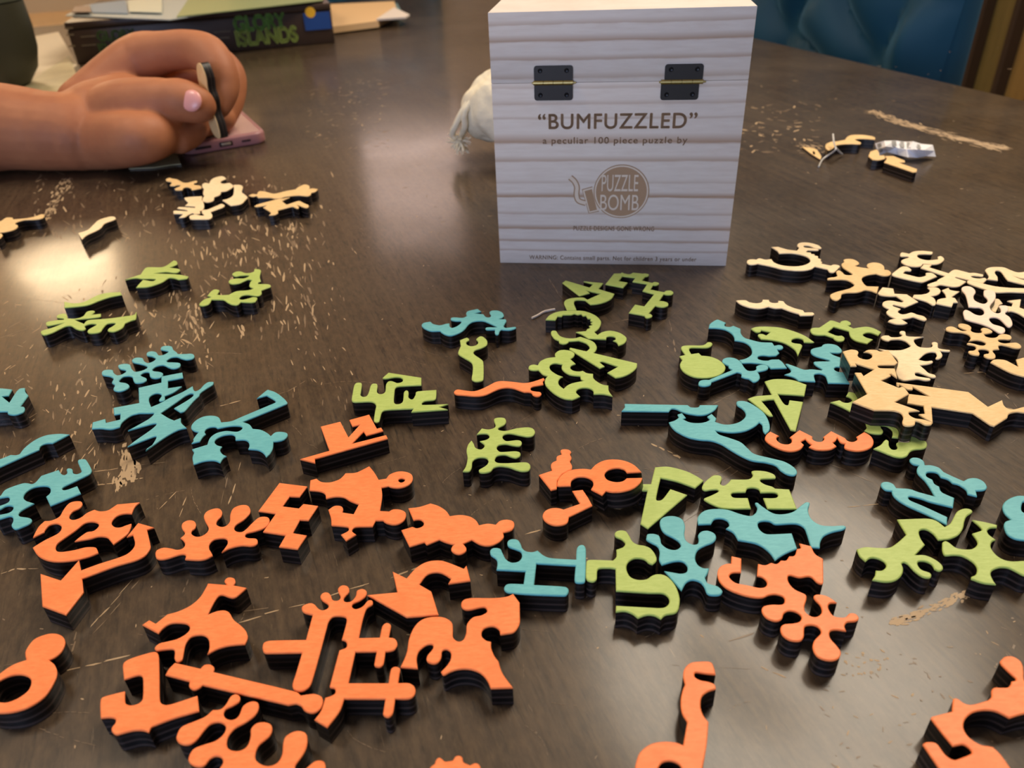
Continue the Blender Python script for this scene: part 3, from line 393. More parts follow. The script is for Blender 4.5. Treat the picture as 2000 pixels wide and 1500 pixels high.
('T','teal caterpillar-like piece with many rounded feet, behind the teal stepped piece',(0.0075,0,0,1),(((-1910,3091,-1912,3110,-1896,3119,-1869,3114,-1855,3090,-1828,3065,-1809,3067,-1797,3093,-1810,3109,-1834,3119,-1855,3144,-1855,3160,-1829,3167,-1804,3156,-1781,3118,-1753,3089,-1723,3096,-1708,3120,-1724,3141,-1760,3160,-1795,3175,-1811,3200,-1800,3220,-1768,3215,-1746,3183,-1720,3164,-1701,3179,-1699,3203,-1726,3226,-1753,3236,-1763,3266,-1745,3277,-1720,3266,-1696,3235,-1672,3237,-1659,3265,-1687,3280,-1706,3290,-1711,3316,-1690,3325,-1662,3316,-1644,3285,-1614,3253,-1605,3240,-1570,3235,-1537,3235,-1518,3215,-1517,3187,-1543,3179,-1572,3192,-1600,3210,-1627,3205,-1639,3181,-1627,3164,-1594,3159,-1567,3151,-1556,3130,-1560,3107,-1583,3101,-1608,3115,-1640,3138,-1670,3128,-1679,3102,-1663,3086,-1631,3076,-1612,3058,-1613,3028,-1634,3020,-1662,3035,-1683,3075,-1705,3079,-1717,3059,-1703,3043,-1678,3026,-1671,3006,-1682,2989,-1710,2987,-1729,3008,-1746,3039,-1767,3052,-1793,3047,-1799,3017,-1787,3001,-1759,2992,-1735,2971,-1730,2949,-1742,2929,-1762,2922,-1786,2932,-1796,2947,-1802,2977,-1823,2997,-1828,3016,-1832,3035,-1857,3056,-1895,3070),(42,)),)),
('T','large teal piece with square steps on one side and sharp claw-like points on the other',(0.0075,0,0,1),(((-1759,2638,-1776,2685,-1732,2707,-1717,2677,-1665,2697,-1681,2741,-1706,2735,-1731,2790,-1631,2819,-1682,2945,-1592,2981,-1611,3035,-1524,3062,-1505,3015,-1567,2994,-1545,2930,-1486,2942,-1507,2895,-1536,2866,-1526,2834,-1540,2825,-1550,2836,-1551,2871,-1567,2889,-1587,2891,-1603,2871,-1597,2840,-1565,2783,-1535,2811,-1510,2847,-1467,2892,-1436,2939,-1421,2906,-1406,2895,-1393,2914,-1387,2946,-1374,2967,-1351,2968,-1348,2946,-1366,2915,-1383,2881,-1381,2857,-1393,2817,-1402,2764,-1408,2738,-1421,2731,-1460,2765,-1424,2819,-1408,2852,-1410,2870,-1424,2878,-1445,2858,-1467,2812,-1507,2733,-1455,2690,-1426,2672,-1405,2689,-1391,2653,-1356,2614,-1387,2601,-1423,2558,-1471,2469,-1459,2503,-1458,2549,-1464,2564,-1474,2562,-1556,2501,-1538,2543,-1505,2607,-1493,2643,-1499,2656,-1521,2651,-1599,2613,-1576,2643,-1543,2690,-1533,2722,-1537,2735,-1560,2736,-1600,2739,-1630,2723,-1649,2680,-1645,2642,-1676,2629,-1727,2639),(0,1,2,3,4,5,6,7,8,9,10,11,12,13,14,15,16,18,27,31,37,41,45,46,53,55,56,58,61,66,72,78,81)),)),
('T','teal piece with a long hooked cane, round cap and arched slots',(0.0075,0,0,1),(((-1115,2813,-1088,2874,-1082,2880,-1041,2854,-994,2803,-972,2770,-973,2760,-1129,2639,-1096,2618,-1074,2586,-1038,2576,-1005,2551,-986,2529,-973,2553,-946,2555,-922,2542,-919,2517,-933,2496,-966,2488,-959,2449,-961,2415,-971,2391,-988,2417,-1014,2438,-1056,2448,-1057,2470,-1069,2497,-1089,2511,-1124,2512,-1133,2538,-1152,2552,-1183,2548,-1205,2529,-1208,2507,-1191,2484,-1167,2473,-1170,2456,-1163,2439,-1149,2421,-1131,2409,-1141,2395,-1144,2368,-1172,2384,-1210,2383,-1246,2365,-1264,2408,-1268,2440,-1284,2463,-1231,2489,-1234,2536,-1216,2567,-1181,2579,-1152,2573,-1130,2571,-1118,2587,-1122,2601,-1135,2609,-1171,2612,-1223,2600,-1237,2611,-1257,2610,-1271,2596,-1270,2578,-1260,2563,-1267,2548,-1270,2514,-1299,2503,-1296,2518,-1301,2530,-1299,2555,-1294,2579,-1315,2588,-1334,2608,-1340,2637,-1331,2669,-1307,2692,-1271,2695,-1241,2679,-1220,2642,-1179,2648,-1147,2674,-1034,2765,-1024,2777,-1036,2796,-1077,2833,-1100,2822),(0,2,5,7,9,12,18,21,24,28,35,39,41,44,46,47,48,58,63,65,66,68,70,78,81,84)),)),
('G','green leaping-animal-like piece, rearmost of the green ones on the left',(0.0075,0,0,1),(((-2221,4142,-2174,4190,-2155,4207,-2162,4294,-2143,4311,-2066,4302,-2043,4325,-2025,4394,-2004,4385,-1985,4338,-2015,4290,-1949,4264,-1935,4238,-1951,4209,-2019,4229,-2081,4213,-1999,4200,-1921,4181,-1855,4150,-1855,4120,-1897,4110,-1936,4135,-1967,4138,-1987,4082,-2043,4030,-2112,4028,-2113,4083,-2111,4130,-2046,4105,-2037,4128,-2069,4140,-2122,4145,-2168,4160),(0,2,8,10,15,18,20,25,27)),)),
('G','slim wavy green bar lying just behind the green antlered piece',(0.0075,0,0,1),(((-2454,3884,-2385,3856,-2335,3872,-2299,3944,-2252,3973,-2180,3976,-2158,3941,-2218,3914,-2259,3875,-2300,3827,-2365,3812,-2418,3807),(0,5,6,11)),)),
('G','wide green antlered piece with curled feet, leftmost of the green pieces',(0.0075,0,0,1),(((-2406,3522,-2411,3546,-2371,3575,-2330,3623,-2366,3612,-2405,3599,-2426,3618,-2431,3643,-2387,3658,-2351,3659,-2363,3675,-2402,3689,-2412,3720,-2386,3734,-2366,3720,-2339,3673,-2291,3668,-2264,3690,-2267,3741,-2245,3754,-2226,3747,-2224,3726,-2227,3702,-2178,3712,-2172,3672,-2293,3654,-2220,3603,-2214,3641,-2108,3651,-2032,3668,-1990,3679,-1988,3713,-1961,3632,-1979,3614,-2000,3587,-1994,3539,-2019,3500,-2053,3508,-2063,3532,-2052,3559,-2048,3587,-2068,3598,-2095,3587,-2097,3549,-2095,3502,-2131,3492,-2156,3503,-2166,3532,-2153,3564,-2147,3587,-2178,3599,-2200,3587,-2205,3573,-2187,3548,-2197,3530,-2236,3548,-2280,3585,-2307,3583,-2326,3556,-2347,3517,-2378,3497),(3,9,15,22,23,25,26,31,34)),)),
('G','green piece shaped like a bent branching figure, alone right of the green leaping-animal-like piece',(0.0075,0,0,1),(((-1671,3772,-1669,3809,-1659,3833,-1630,3855,-1659,3877,-1655,3928,-1642,3953,-1616,3944,-1609,3924,-1610,3885,-1576,3875,-1539,3875,-1524,3902,-1498,3919,-1458,3921,-1432,3928,-1421,3943,-1447,3966,-1456,3987,-1462,4035,-1457,4054,-1483,4067,-1503,4046,-1523,4021,-1556,4014,-1581,4030,-1592,4055,-1588,4075,-1556,4089,-1514,4085,-1491,4110,-1501,4125,-1543,4126,-1570,4118,-1595,4142,-1599,4167,-1580,4187,-1556,4184,-1522,4159,-1492,4160,-1478,4176,-1486,4213,-1452,4202,-1439,4179,-1426,4100,-1403,4035,-1415,4019,-1409,3999,-1362,3994,-1337,3981,-1330,3954,-1348,3936,-1370,3912,-1359,3872,-1368,3844,-1388,3846,-1435,3864,-1463,3854,-1470,3830,-1462,3813,-1444,3805,-1414,3818,-1395,3831,-1374,3826,-1367,3810,-1369,3773,-1389,3766,-1448,3778,-1458,3745,-1487,3751,-1520,3779,-1546,3809,-1571,3818,-1620,3823,-1619,3773,-1635,3754,-1656,3753),(3,4,9,11,16,20,40,41,45,47,52,65,67,73)),)),
('T','teal dragon-like piece with a curled tail, lying alone below the box',(0.0075,0,0,1),(((-440,3426,-430,3444,-398,3453,-382,3428,-349,3410,-320,3422,-301,3426,-298,3394,-283,3377,-258,3397,-241,3430,-245,3446,-267,3448,-293,3462,-294,3485,-272,3487,-236,3479,-214,3497,-219,3529,-208,3552,-160,3570,-141,3539,-176,3521,-130,3508,-119,3480,-101,3470,-91,3489,-99,3525,-86,3544,-56,3541,-34,3519,-26,3487,-31,3468,-53,3446,-17,3443,-14,3423,-21,3401,-29,3372,-19,3352,28,3358,31,3345,2,3328,-40,3336,-49,3322,-55,3290,-65,3287,-72,3302,-72,3338,-111,3341,-119,3357,-108,3366,-60,3361,-75,3380,-100,3409,-126,3433,-155,3439,-184,3431,-205,3404,-225,3353,-252,3319,-286,3299,-315,3311,-338,3338,-345,3351,-388,3354,-422,3383,-437,3407),(2,6,17,20,21,22,23,33,34,37,42,47,51,62)),)),
('G','green Y-shaped slingshot-like piece below the teal dragon-like piece',(0.0075,0,0,1),(((-242,3247,-212,3269,-200,3261,-199,3243,-211,3227,-207,3202,-186,3185,-165,3191,-154,3211,-156,3232,-163,3250,-149,3274,-132,3274,-114,3242,-109,3214,-114,3187,-138,3162,-165,3147,-175,3125,-167,3101,-144,3069,-128,3036,-126,2887,-135,2873,-157,2869,-173,2880,-178,2895,-175,2952,-176,3008,-186,3041,-217,3079,-242,3111,-246,3138,-236,3191),(0,33)),)),
('O','slim wavy orange worm-like piece with a forked end, below the green Y-shaped piece',(0.0075,0,0,1),(((-253,2791,-247,2807,-235,2812,-197,2799,-166,2793,-135,2807,-97,2838,-72,2859,-40,2864,7,2853,54,2840,92,2848,141,2874,145,2860,136,2845,137,2821,90,2808,79,2795,83,2777,104,2767,119,2763,124,2746,114,2731,99,2731,87,2743,79,2763,51,2768,33,2781,6,2801,-22,2809,-50,2805,-78,2788,-116,2760,-156,2753,-211,2765,-243,2773),(12,13,15,26)),)),
('G','green angular A-like piece with a bent tail resting against the toothed ring piece',(0.0075,0,0,1),(((301,3836,321,3863,441,3761,466,3803,418,3841,522,3807,487,3739,564,3672,542,3621,507,3586,466,3566,425,3561,403,3611,382,3618,352,3616,341,3584,347,3504,299,3506,290,3589,299,3621,315,3636,342,3645,394,3645,415,3619,493,3682,418,3729,436,3695,378,3666),(0,1,2,3,4,5,6,7,11,12,16,17,23,24,25,26,27)),)),
('G','green open ring with saw teeth inside and a curled hook on its right',(0.0075,0,0,1),(((183,3418,209,3468,257,3500,320,3502,382,3492,431,3447,454,3392,453,3349,435,3300,411,3269,423,3239,450,3265,491,3274,532,3249,555,3207,553,3175,536,3145,509,3128,504,3160,490,3177,503,3187,503,3210,484,3221,464,3214,459,3192,376,3206,349,3250,322,3277,372,3281,379,3301,396,3312,392,3333,411,3340,403,3362,416,3369,404,3388,410,3405,394,3410,389,3442,373,3439,367,3462,349,3455,334,3469,316,3458,292,3460,275,3462,266,3445,245,3447,232,3409),(0,9,10,17,19,24,25,27,28,29,30,31,32,33,34,35,36,37,38,39,40,41,42,43,44,45,46,47,48)),)),
('G','green anchor-like piece with a wavy upper arm and a broad blade',(0.0075,0,0,1),(((202,3289,209,3302,226,3299,231,3283,241,3249,268,3224,306,3217,339,3229,369,3205,397,3173,406,3128,397,3091,384,3071,570,2962,560,2923,526,2881,487,2856,457,2849,426,2895,480,2941,419,2990,404,2986,410,2971,421,2949,398,2934,276,3115,281,3130,353,3089,370,3112,371,3137,358,3167,329,3192,281,3190,270,3172,251,3167,234,3181,234,3201,214,3222,202,3263),(7,12,13,17,18,19,23,24,25,26,27,31,32,36)),)),
('G','large green flower-like piece with a branching hole, beside the orange worm-like piece',(0.0075,0,0,1),(((78,2965,85,2984,103,2991,121,2983,135,3018,167,3042,206,3048,206,3078,224,3104,249,3110,280,3099,296,3073,290,3046,273,3024,293,2981,271,2965,266,2943,279,2922,302,2914,320,2918,336,2897,362,2889,360,2851,377,2817,397,2796,417,2789,414,2745,424,2705,388,2723,346,2727,347,2755,331,2775,306,2780,282,2769,273,2746,287,2714,267,2700,251,2692,216,2704,180,2743,152,2798,144,2836,150,2868,160,2887,140,2902,122,2941,101,2940,82,2950),(3,6,13,14,19,21,25,27,29,35,37,43,45)),((173,2965,182,2985,203,2993,233,2980,227,2952,234,2923,255,2893,275,2883,304,2875,304,2850,314,2834,270,2823,242,2806,222,2779,205,2810,204,2842,215,2866,227,2876,202,2897,178,2933),(3,8,10,13,17)),)),
('T','long straight teal bar piece with a curved right tip, behind the teal swoosh-like piece',(0.0075,0,0,1),(((446,2593,464,2620,466,2645,724,2615,734,2598,762,2596,773,2611,848,2605,824,2570,790,2545,757,2539,720,2550,692,2566,672,2589,653,2594,637,2574),(0,1,2,3,6,7,15)),)),
('T','long teal swoosh-like piece with a curled crest and a tail sweeping down right',(0.0075,0,0,1),(((623,2500,649,2511,670,2530,668,2551,688,2560,697,2525,683,2516,707,2493,741,2486,770,2492,790,2505,784,2528,806,2545,817,2512,806,2489,834,2470,865,2468,903,2482,934,2513,943,2546,937,2575,925,2597,929,2622,947,2628,973,2618,996,2584,1016,2534,1017,2473,1004,2421,980,2394,977,2417,985,2455,979,2472,951,2445,905,2419,850,2413,793,2429,802,2404,840,2376,871,2349,886,2311,902,2274,952,2246,998,2220,1022,2184,1023,2156,1008,2140,985,2147,968,2171,959,2200,929,2219,883,2234,848,2266,816,2310,794,2342,762,2366,719,2376,678,2395,641,2436,627,2470),(0,2,3,4,5,6,10,11,12,13,14,29,32,36)),)),
('G','green fan-shaped piece with angular cuts pointing down at the orange triple-arc piece',(0.0075,0,0,1),(((1088,2765,1126,2779,1169,2778,1214,2763,1255,2725,1217,2643,1172,2654,1113,2665,1114,2606,1119,2584,1130,2583,1146,2616,1197,2599,1101,2404,1084,2412,1085,2627,1061,2626,1031,2618,1043,2549,1045,2511,1032,2512,1017,2541,998,2594,980,2640,1016,2656,1087,2661),(0,4,5,7,11,12,13,14,15,17,19,23,25)),)),
('O','orange piece of three joined arcs like a paper chain, right of the teal swoosh-like piece',(0.0075,0,0,1),(((970,2369,984,2392,1003,2409,1028,2378,1016,2370,1011,2352,1020,2331,1040,2323,1059,2331,1069,2353,1066,2367,1118,2410,1153,2365,1147,2347,1158,2332,1177,2331,1193,2348,1193,2359,1236,2394,1272,2346,1275,2328,1291,2320,1311,2330,1318,2343,1317,2350,1359,2379,1373,2353,1371,2321,1354,2290,1325,2270,1290,2263,1261,2271,1247,2285,1253,2302,1259,2311,1245,2321,1244,2351,1229,2331,1215,2321,1221,2298,1195,2282,1166,2278,1136,2284,1117,2301,1132,2314,1125,2330,1121,2351,1097,2334,1103,2316,1084,2293,1059,2281,1031,2281,1004,2296,980,2325,969,2351),(2,3,10,11,12,17,18,19,24,25,34,36,38,39,43,44,46,47,48)),)),
('G','round green bomb-shaped piece with a bent fuse',(0.0075,0,0,1),(((759,2937,777,2974,771,3007,799,3016,793,3076,806,3098,840,3100,889,3095,912,3105,926,3121,942,3119,945,3102,929,3080,907,3072,842,3078,827,3063,828,3021,864,3027,871,3003,908,2991,939,2959,953,2914,947,2878,923,2844,885,2821,840,2815,796,2828,766,2864,756,2901),(1,2,3,16,17,18)),)),
('T','teal curved piece with a long neck, above the teal key-shaped piece',(0.0075,0,0,1),(((965,3258,982,3300,1020,3337,1033,3336,1060,3303,1049,3286,1048,3268,1066,3259,1087,3270,1114,3236,1103,3191,1109,3149,1130,3129,1169,3102,1222,3092,1223,3063,1246,3068,1259,3057,1254,3037,1240,3028,1225,3029,1224,2995,1203,2974,1174,2973,1159,2979,1140,2981,1122,2975,1115,2956,1128,2940,1152,2935,1170,2942,1206,2941,1214,2916,1217,2866,1147,2867,1139,2892,1107,2913,1071,2923,1033,2923,1029,2951,1060,2961,1094,2990,1109,3028,1111,3074,1094,3109,1056,3129,1062,3160,1060,3195,1042,3232,1005,3252),(0,4,8,9,14,15,20,21,22,31,33,34,38,39,45)),)),
('T','teal key-shaped piece with knobs and a thin arm, just below the green bomb-shaped piece',(0.0075,0,0,1),(((805,2775,817,2795,837,2800,855,2798,862,2802,977,2870,966,2889,969,2907,958,2920,950,2939,960,2964,982,2976,1007,2971,1025,2952,1032,2920,1034,2883,1043,2857,1065,2855,1082,2867,1089,2890,1110,2901,1134,2896,1137,2874,1122,2857,1080,2843,1081,2819,1074,2790,1055,2769,1039,2767,1028,2791,1014,2798,1000,2811,1007,2837,993,2849,863,2780,851,2757,825,2749,805,2758),(4,5,24,31,33,34)),)),
('G','green curved blade-like piece with a round side hole',(0.0075,0,0,1),(((1163,3232,1195,3247,1253,3243,1309,3225,1353,3189,1391,3140,1413,3078,1402,3075,1367,3081,1369,3111,1348,3123,1322,3112,1311,3089,1321,3075,1345,3066,1348,3049,1298,2962,1303,3010,1293,3050,1272,3086,1230,3113,1181,3128,1176,3163,1185,3176,1201,3175,1214,3160,1243,3189,1206,3213,1197,3196,1180,3194,1170,3210),(0,6,8,15,16,21,25,26,27)),)),
('G','green wrench-like piece with knobs and an open hook, below the pale zigzag piece',(0.0075,0,0,1),(((1433,3186,1450,3211,1485,3212,1561,3278,1575,3273,1598,3247,1612,3266,1638,3269,1649,3246,1641,3226,1625,3218,1639,3190,1671,3197,1707,3200,1734,3181,1753,3143,1726,3113,1707,3138,1684,3143,1659,3126,1663,3100,1687,3079,1645,3042,1607,3070,1596,3112,1609,3166,1556,3214,1508,3166,1536,3128,1560,3125,1564,3103,1549,3079,1526,3076,1514,3095,1514,3110,1487,3139,1454,3142,1434,3156),(2,3,5,10,11,15,16,21,22,25,26,27,34,35)),)),
('T','teal zigzag lizard-like piece left of the large bare-wood star-like piece',(0.0075,0,0,1),(((1221,2899,1230,2899,1257,2873,1285,2845,1318,2845,1357,2833,1364,2841,1350,2870,1346,2893,1354,2907,1422,2904,1420,2916,1383,2945,1366,2973,1369,3000,1385,3020,1430,3034,1450,3054,1478,3055,1503,3040,1510,3011,1506,2985,1489,2971,1449,2977,1458,2953,1479,2931,1447,2853,1430,2855,1415,2839,1421,2817,1444,2809,1437,2720,1349,2731,1358,2787,1345,2807,1321,2806,1310,2791,1300,2746,1267,2751,1232,2757,1222,2787,1189,2813,1218,2826,1228,2847,1226,2870),(0,5,10,16,23,25,26,30,31,32,37,39,41)),)),
('G','green piece mostly hidden under the large bare-wood star-like piece',(0.0075,0,0,1),(((1306,2589,1348,2601,1358,2583,1377,2580,1399,2595,1399,2615,1386,2628,1408,2658,1426,2650,1431,2626,1431,2599,1462,2529,1481,2459,1491,2408,1491,2372,1474,2331,1449,2337,1463,2362,1469,2386,1460,2411,1439,2416,1434,2400,1432,2376,1415,2361,1382,2368,1362,2386,1380,2405,1388,2437,1370,2485,1359,2520,1344,2545,1324,2571),(0,1,6,7,10,11,13,15,16,20,25,27,28,29)),)),
('G','green rounded piece with a small upright knob, right of the orange triple-arc piece',(0.0075,0,0,1),(((1351,2273,1386,2293,1408,2315,1420,2324,1426,2315,1415,2287,1415,2264,1430,2261,1442,2274,1447,2296,1461,2305,1483,2301,1501,2304,1519,2334,1533,2343,1550,2320,1561,2307,1560,2288,1546,2266,1526,2258,1499,2256,1476,2245,1453,2221,1427,2213,1402,2224,1370,2256),(0,14)),)),
('N','large bare-wood star-like piece with pointed corners lying on top of green ones',(0.015,0,0,1),(((1448,2861,1487,2874,1511,2863,1509,2844,1496,2821,1500,2798,1523,2786,1549,2801,1560,2827,1551,2844,1533,2848,1560,2865,1594,2860,1605,2847,1644,2855,1638,2751,1618,2733,1553,2736,1543,2726,1548,2714,1606,2706,1583,2632,1573,2665,1564,2662,1565,2651,1511,2619,1557,2561,1578,2566,1579,2525,1578,2515,1498,2463,1565,2397,1536,2396,1520,2391,1515,2373,1526,2351,1550,2343,1577,2320,1564,2306,1544,2308,1532,2327,1519,2333,1505,2311,1483,2304,1466,2311,1468,2331,1485,2360,1488,2391,1463,2407,1398,2415,1337,2477,1417,2528,1431,2688,1457,2685,1456,2660,1519,2706,1461,2759,1459,2738,1434,2739),(0,10,14,15,16,20,21,22,23,25,26,29,30,31,37,49,50,51,52,53,54,55,56,57,58)),)),
('P','pale wood goat-like piece with splayed knobbed limbs, behind the large bare-wood star-like piece',(0.0075,0,0,1),(((1676,2994,1711,2978,1767,2973,1809,2990,1830,3005,1826,3048,1805,3067,1766,3067,1750,3058,1734,3070,1730,3092,1746,3108,1772,3108,1778,3092,1811,3090,1835,3104,1834,3131,1849,3145,1863,3137,1851,3098,1870,3088,1926,3082,1877,3065,1861,3041,1859,2998,1881,2984,1911,2985,1927,3001,1935,3025,1950,3031,1959,3019,1941,2978,1955,2963,1983,2954,1973,2942,1936,2950,1930,2918,1915,2895,1894,2882,1886,2889,1903,2912,1910,2940,1887,2944,1855,2928,1807,2884,1831,2870,1860,2872,1857,2856,1826,2843,1792,2838,1797,2799,1800,2773,1818,2756,1812,2738,1796,2739,1778,2760,1760,2780,1743,2778,1737,2756,1758,2743,1783,2733,1780,2719,1758,2717,1733,2730,1704,2727,1671,2724,1655,2740,1666,2792,1700,2850,1717,2888,1714,2929),(0,4,21,33,35,44,49,66)),)),
('N','long bare-wood piece shaped like an angular arm with a pointed corner, reaching the right edge',(0.0075,0,0,1),(((1633,2713,1890,2617,1911,2508,1992,2550,1978,2512,1982,2488,2004,2483,2049,2496,2086,2496,2086,2477,2060,2453,2026,2457,2001,2464,1966,2454,1943,2427,1865,2378,1854,2385,1829,2468,1691,2523,1644,2416,1629,2446,1615,2479,1643,2480,1663,2533,1607,2555,1644,2623,1719,2598,1684,2673,1673,2652,1655,2655,1646,2669,1636,2691,1627,2674,1622,2685),(0,1,2,3,14,15,16,17,18,19,21,22,23,24,25,26,27,29)),)),
('P','pale wood oval ring piece with a saw-toothed back and thin arms',(0.0075,0,0,1),(((1358,3997,1373,4025,1399,4031,1418,4024,1437,4039,1452,4033,1472,4018,1505,4023,1507,3972,1533,3935,1578,3914,1628,3912,1678,3936,1710,3975,1713,4026,1682,4069,1636,4092,1572,4095,1574,4130,1557,4191,1596,4190,1636,4146,1682,4122,1709,4160,1709,4192,1728,4227,1761,4237,1799,4224,1830,4187,1835,4150,1826,4136,1797,4145,1775,4185,1747,4188,1743,4165,1780,4147,1809,4130,1802,4113,1769,4117,1745,4120,1726,4095,1752,4087,1748,4066,1764,4064,1759,4042,1774,4032,1764,4003,1776,3989,1765,3968,1768,3951,1755,3931,1795,3900,1817,3912,1837,3903,1842,3885,1806,3839,1779,3812,1762,3820,1762,3856,1709,3899,1674,3866,1625,3853,1577,3860,1523,3882,1475,3925,1413,3969,1382,3960,1361,3969),(3,7,17,18,19,20,22,23,40,41,42,43,44,45,46,47,48,49,50,51,58,59,65)),)),
('P','slim wavy pale wood piece below the saw-toothed oval ring piece',(0.0075,0,0,1),(((1172,3532,1199,3533,1223,3527,1235,3505,1266,3491,1294,3502,1308,3528,1338,3522,1335,3502,1346,3487,1364,3485,1376,3491,1381,3508,1405,3500,1408,3463,1423,3435,1443,3412,1469,3393,1469,3370,1507,3366,1508,3346,1494,3336,1437,3340,1436,3360,1407,3386,1375,3426,1341,3429,1313,3449,1281,3435,1249,3435,1212,3455,1182,3493),(0,6,7,12,13,17,18,21,22,23,25,27)),)),
('N','tan wood bear-like piece with two round ears, right of the saw-toothed oval ring piece',(0.0075,0,0,1),(((1862,3913,1889,3943,1897,3972,1927,3979,1953,3966,1963,3931,1954,3903,1923,3881,1954,3857,1985,3842,1988,3878,2007,3905,2040,3917,2068,3903,2077,3868,2060,3817,2078,3807,2077,3775,2054,3746,2026,3742,2008,3755,1996,3772,1948,3762,1909,3738,1889,3702,1882,3649,1886,3627,1943,3617,1903,3546,1885,3572,1859,3585,1830,3570,1802,3562,1754,3563,1723,3549,1701,3508,1673,3484,1657,3499,1656,3527,1668,3554,1706,3579,1751,3596,1790,3614,1825,3644,1829,3670,1817,3706,1792,3720,1761,3723,1719,3726,1719,3739,1731,3750,1763,3754,1784,3767,1798,3821,1817,3836,1827,3810,1827,3782,1841,3769,1868,3774,1869,3798,1859,3839,1853,3872),(1,7,9,15,21,26,27,28,52)),)),
('P','pale wood bracket-shaped piece touching the right ear of the tan bear-like piece',(0.0075,0,0,1),(((2080,3767,2165,3845,2194,3842,2201,3810,2189,3787,2163,3790,2135,3761,2189,3709,2215,3710,2243,3726,2254,3752,2276,3754,2290,3741,2292,3705,2192,3647,2174,3649,2116,3693,2072,3741),(0,6,13)),)),
('P','pale wood crab-claw-like piece, rearmost of the bare wood pile on the right',(0.0075,0,0,1),(((2237,4018,2254,4033,2283,4012,2320,4039,2371,4044,2423,4023,2404,3994,2371,3998,2332,3998,2312,3974,2312,3940,2338,3916,2376,3916,2405,3925,2418,3954,2439,3960,2441,3930,2422,3898,2382,3865,2345,3858,2309,3869,2292,3869,2270,3844,2235,3840,2203,3860,2192,3894,2199,3923,2225,3945,2259,3959,2260,3976,2225,3984),(2,5,21,28)),)),
('P','pale wood guitar-like piece with a long neck in the middle of the bare wood pile',(0.0075,0,0,1),(((2259,3821,2295,3861,2336,3854,2306,3820,2369,3737,2404,3769,2429,3778,2454,3756,2477,3730,2505,3727,2538,3703,2523,3682,2501,3688,2484,3694,2463,3688,2467,3669,2491,3658,2523,3663,2525,3643,2479,3599,2434,3642,2387,3689,2376,3680,2409,3629,2347,3580,2313,3576,2291,3589,2272,3602,2254,3604,2222,3586,2197,3588,2194,3607,2204,3621,2267,3652,2277,3666,2336,3706),(0,1,2,3,4,8,10,18,19,21,23,33,35)),)),
('P','small pale wood forked piece under the left end of the guitar-like piece',(0.0075,0,0,1),(((2056,3477,2076,3507,2120,3506,2157,3523,2179,3550,2182,3582,2221,3578,2233,3562,2225,3531,2195,3498,2149,3481,2157,3460,2144,3413,2125,3387,2114,3389,2100,3431),(0,1,5,10,14)),)),
('P','small pale wood spiky piece, left of the pinkish splat piece',(0.0075,0,0,1),(((2139,3400,2163,3438,2184,3450,2217,3457,2233,3501,2238,3544,2285,3568,2280,3543,2298,3527,2318,3521,2245,3461,2258,3449,2248,3402,2227,3404,2196,3360),(0,3,5,6,9,10,11,12,13,14)),)),
('P','long thin pale wood wavy bar behind the pinkish splat piece',(0.0075,0,0,1),(((2413,3629,2427,3641,2451,3625,2493,3583,2526,3557,2579,3537,2652,3523,2690,3511,2666,3471,2622,3476,2560,3488,2484,3493,2451,3536,2425,3575,2409,3607),()),)),
('P','pale wood S-curved piece at the right edge, behind the long thin wavy bar',(0.0075,0,0,1),(((2578,3758,2613,3786,2655,3790,2692,3778,2706,3744,2726,3711,2768,3714,2790,3696,2764,3652,2715,3635,2678,3673,2695,3629,2730,3595,2699,3554,2672,3572,2645,3597,2623,3622,2632,3666,2646,3719,2646,3743,2629,3745,2607,3716,2595,3670,2573,3627,2527,3647,2552,3675,2567,3720),(10,16,23,24)),)),
('K','pinkish pale wood splat piece with round lobes lying on top of the bare wood pile',(-0.0506514,0.178679,0.0577067,1),(((2299,3482,2313,3502,2332,3505,2349,3490,2352,3460,2342,3433,2322,3410,2309,3378,2313,3350,2328,3328,2350,3337,2362,3362,2363,3393,2374,3419,2387,3438,2407,3433,2422,3411,2406,3369,2386,3341,2347,3303,2334,3273,2334,3250,2342,3232,2359,3234,2372,3258,2377,3285,2393,3287,2411,3274,2404,3250,2393,3234,2378,3226,2371,3212,2375,3188,2369,3156,2355,3123,2336,3109,2329,3122,2330,3160,2328,3189,2317,3205,2298,3207,2286,3189,2286,3155,2302,3133,2312,3110,2302,3084,2282,3073,2272,3085,2261,3132,2240,3173,2199,3228,2204,3261,2218,3296,2235,3308,2246,3290,2254,3258,2270,3240,2291,3249,2303,3279,2298,3302,2280,3312,2258,3327,2275,3374,2288,3412,2295,3440),(61,)),)),
('P','small angular pale wood piece poking out beside the pinkish splat piece',(0.0075,0,0,1),(((2373,3333,2443,3424,2462,3418,2455,3371,2430,3357,2372,3284,2361,3298),(0,1,3,4,5)),)),
('P','pale wood arched piece with a pointed flag-like tip at the right edge',(0.0075,0,0,1),(((2493,3398,2568,3408,2511,3322,2523,3302,2530,3268,2481,3184,2477,3229,2470,3268,2452,3289,2419,3282,2407,3293,2416,3332,2433,3350,2460,3344,2479,3336,2507,3373),(0,1,2,3,5,14,15)),)),
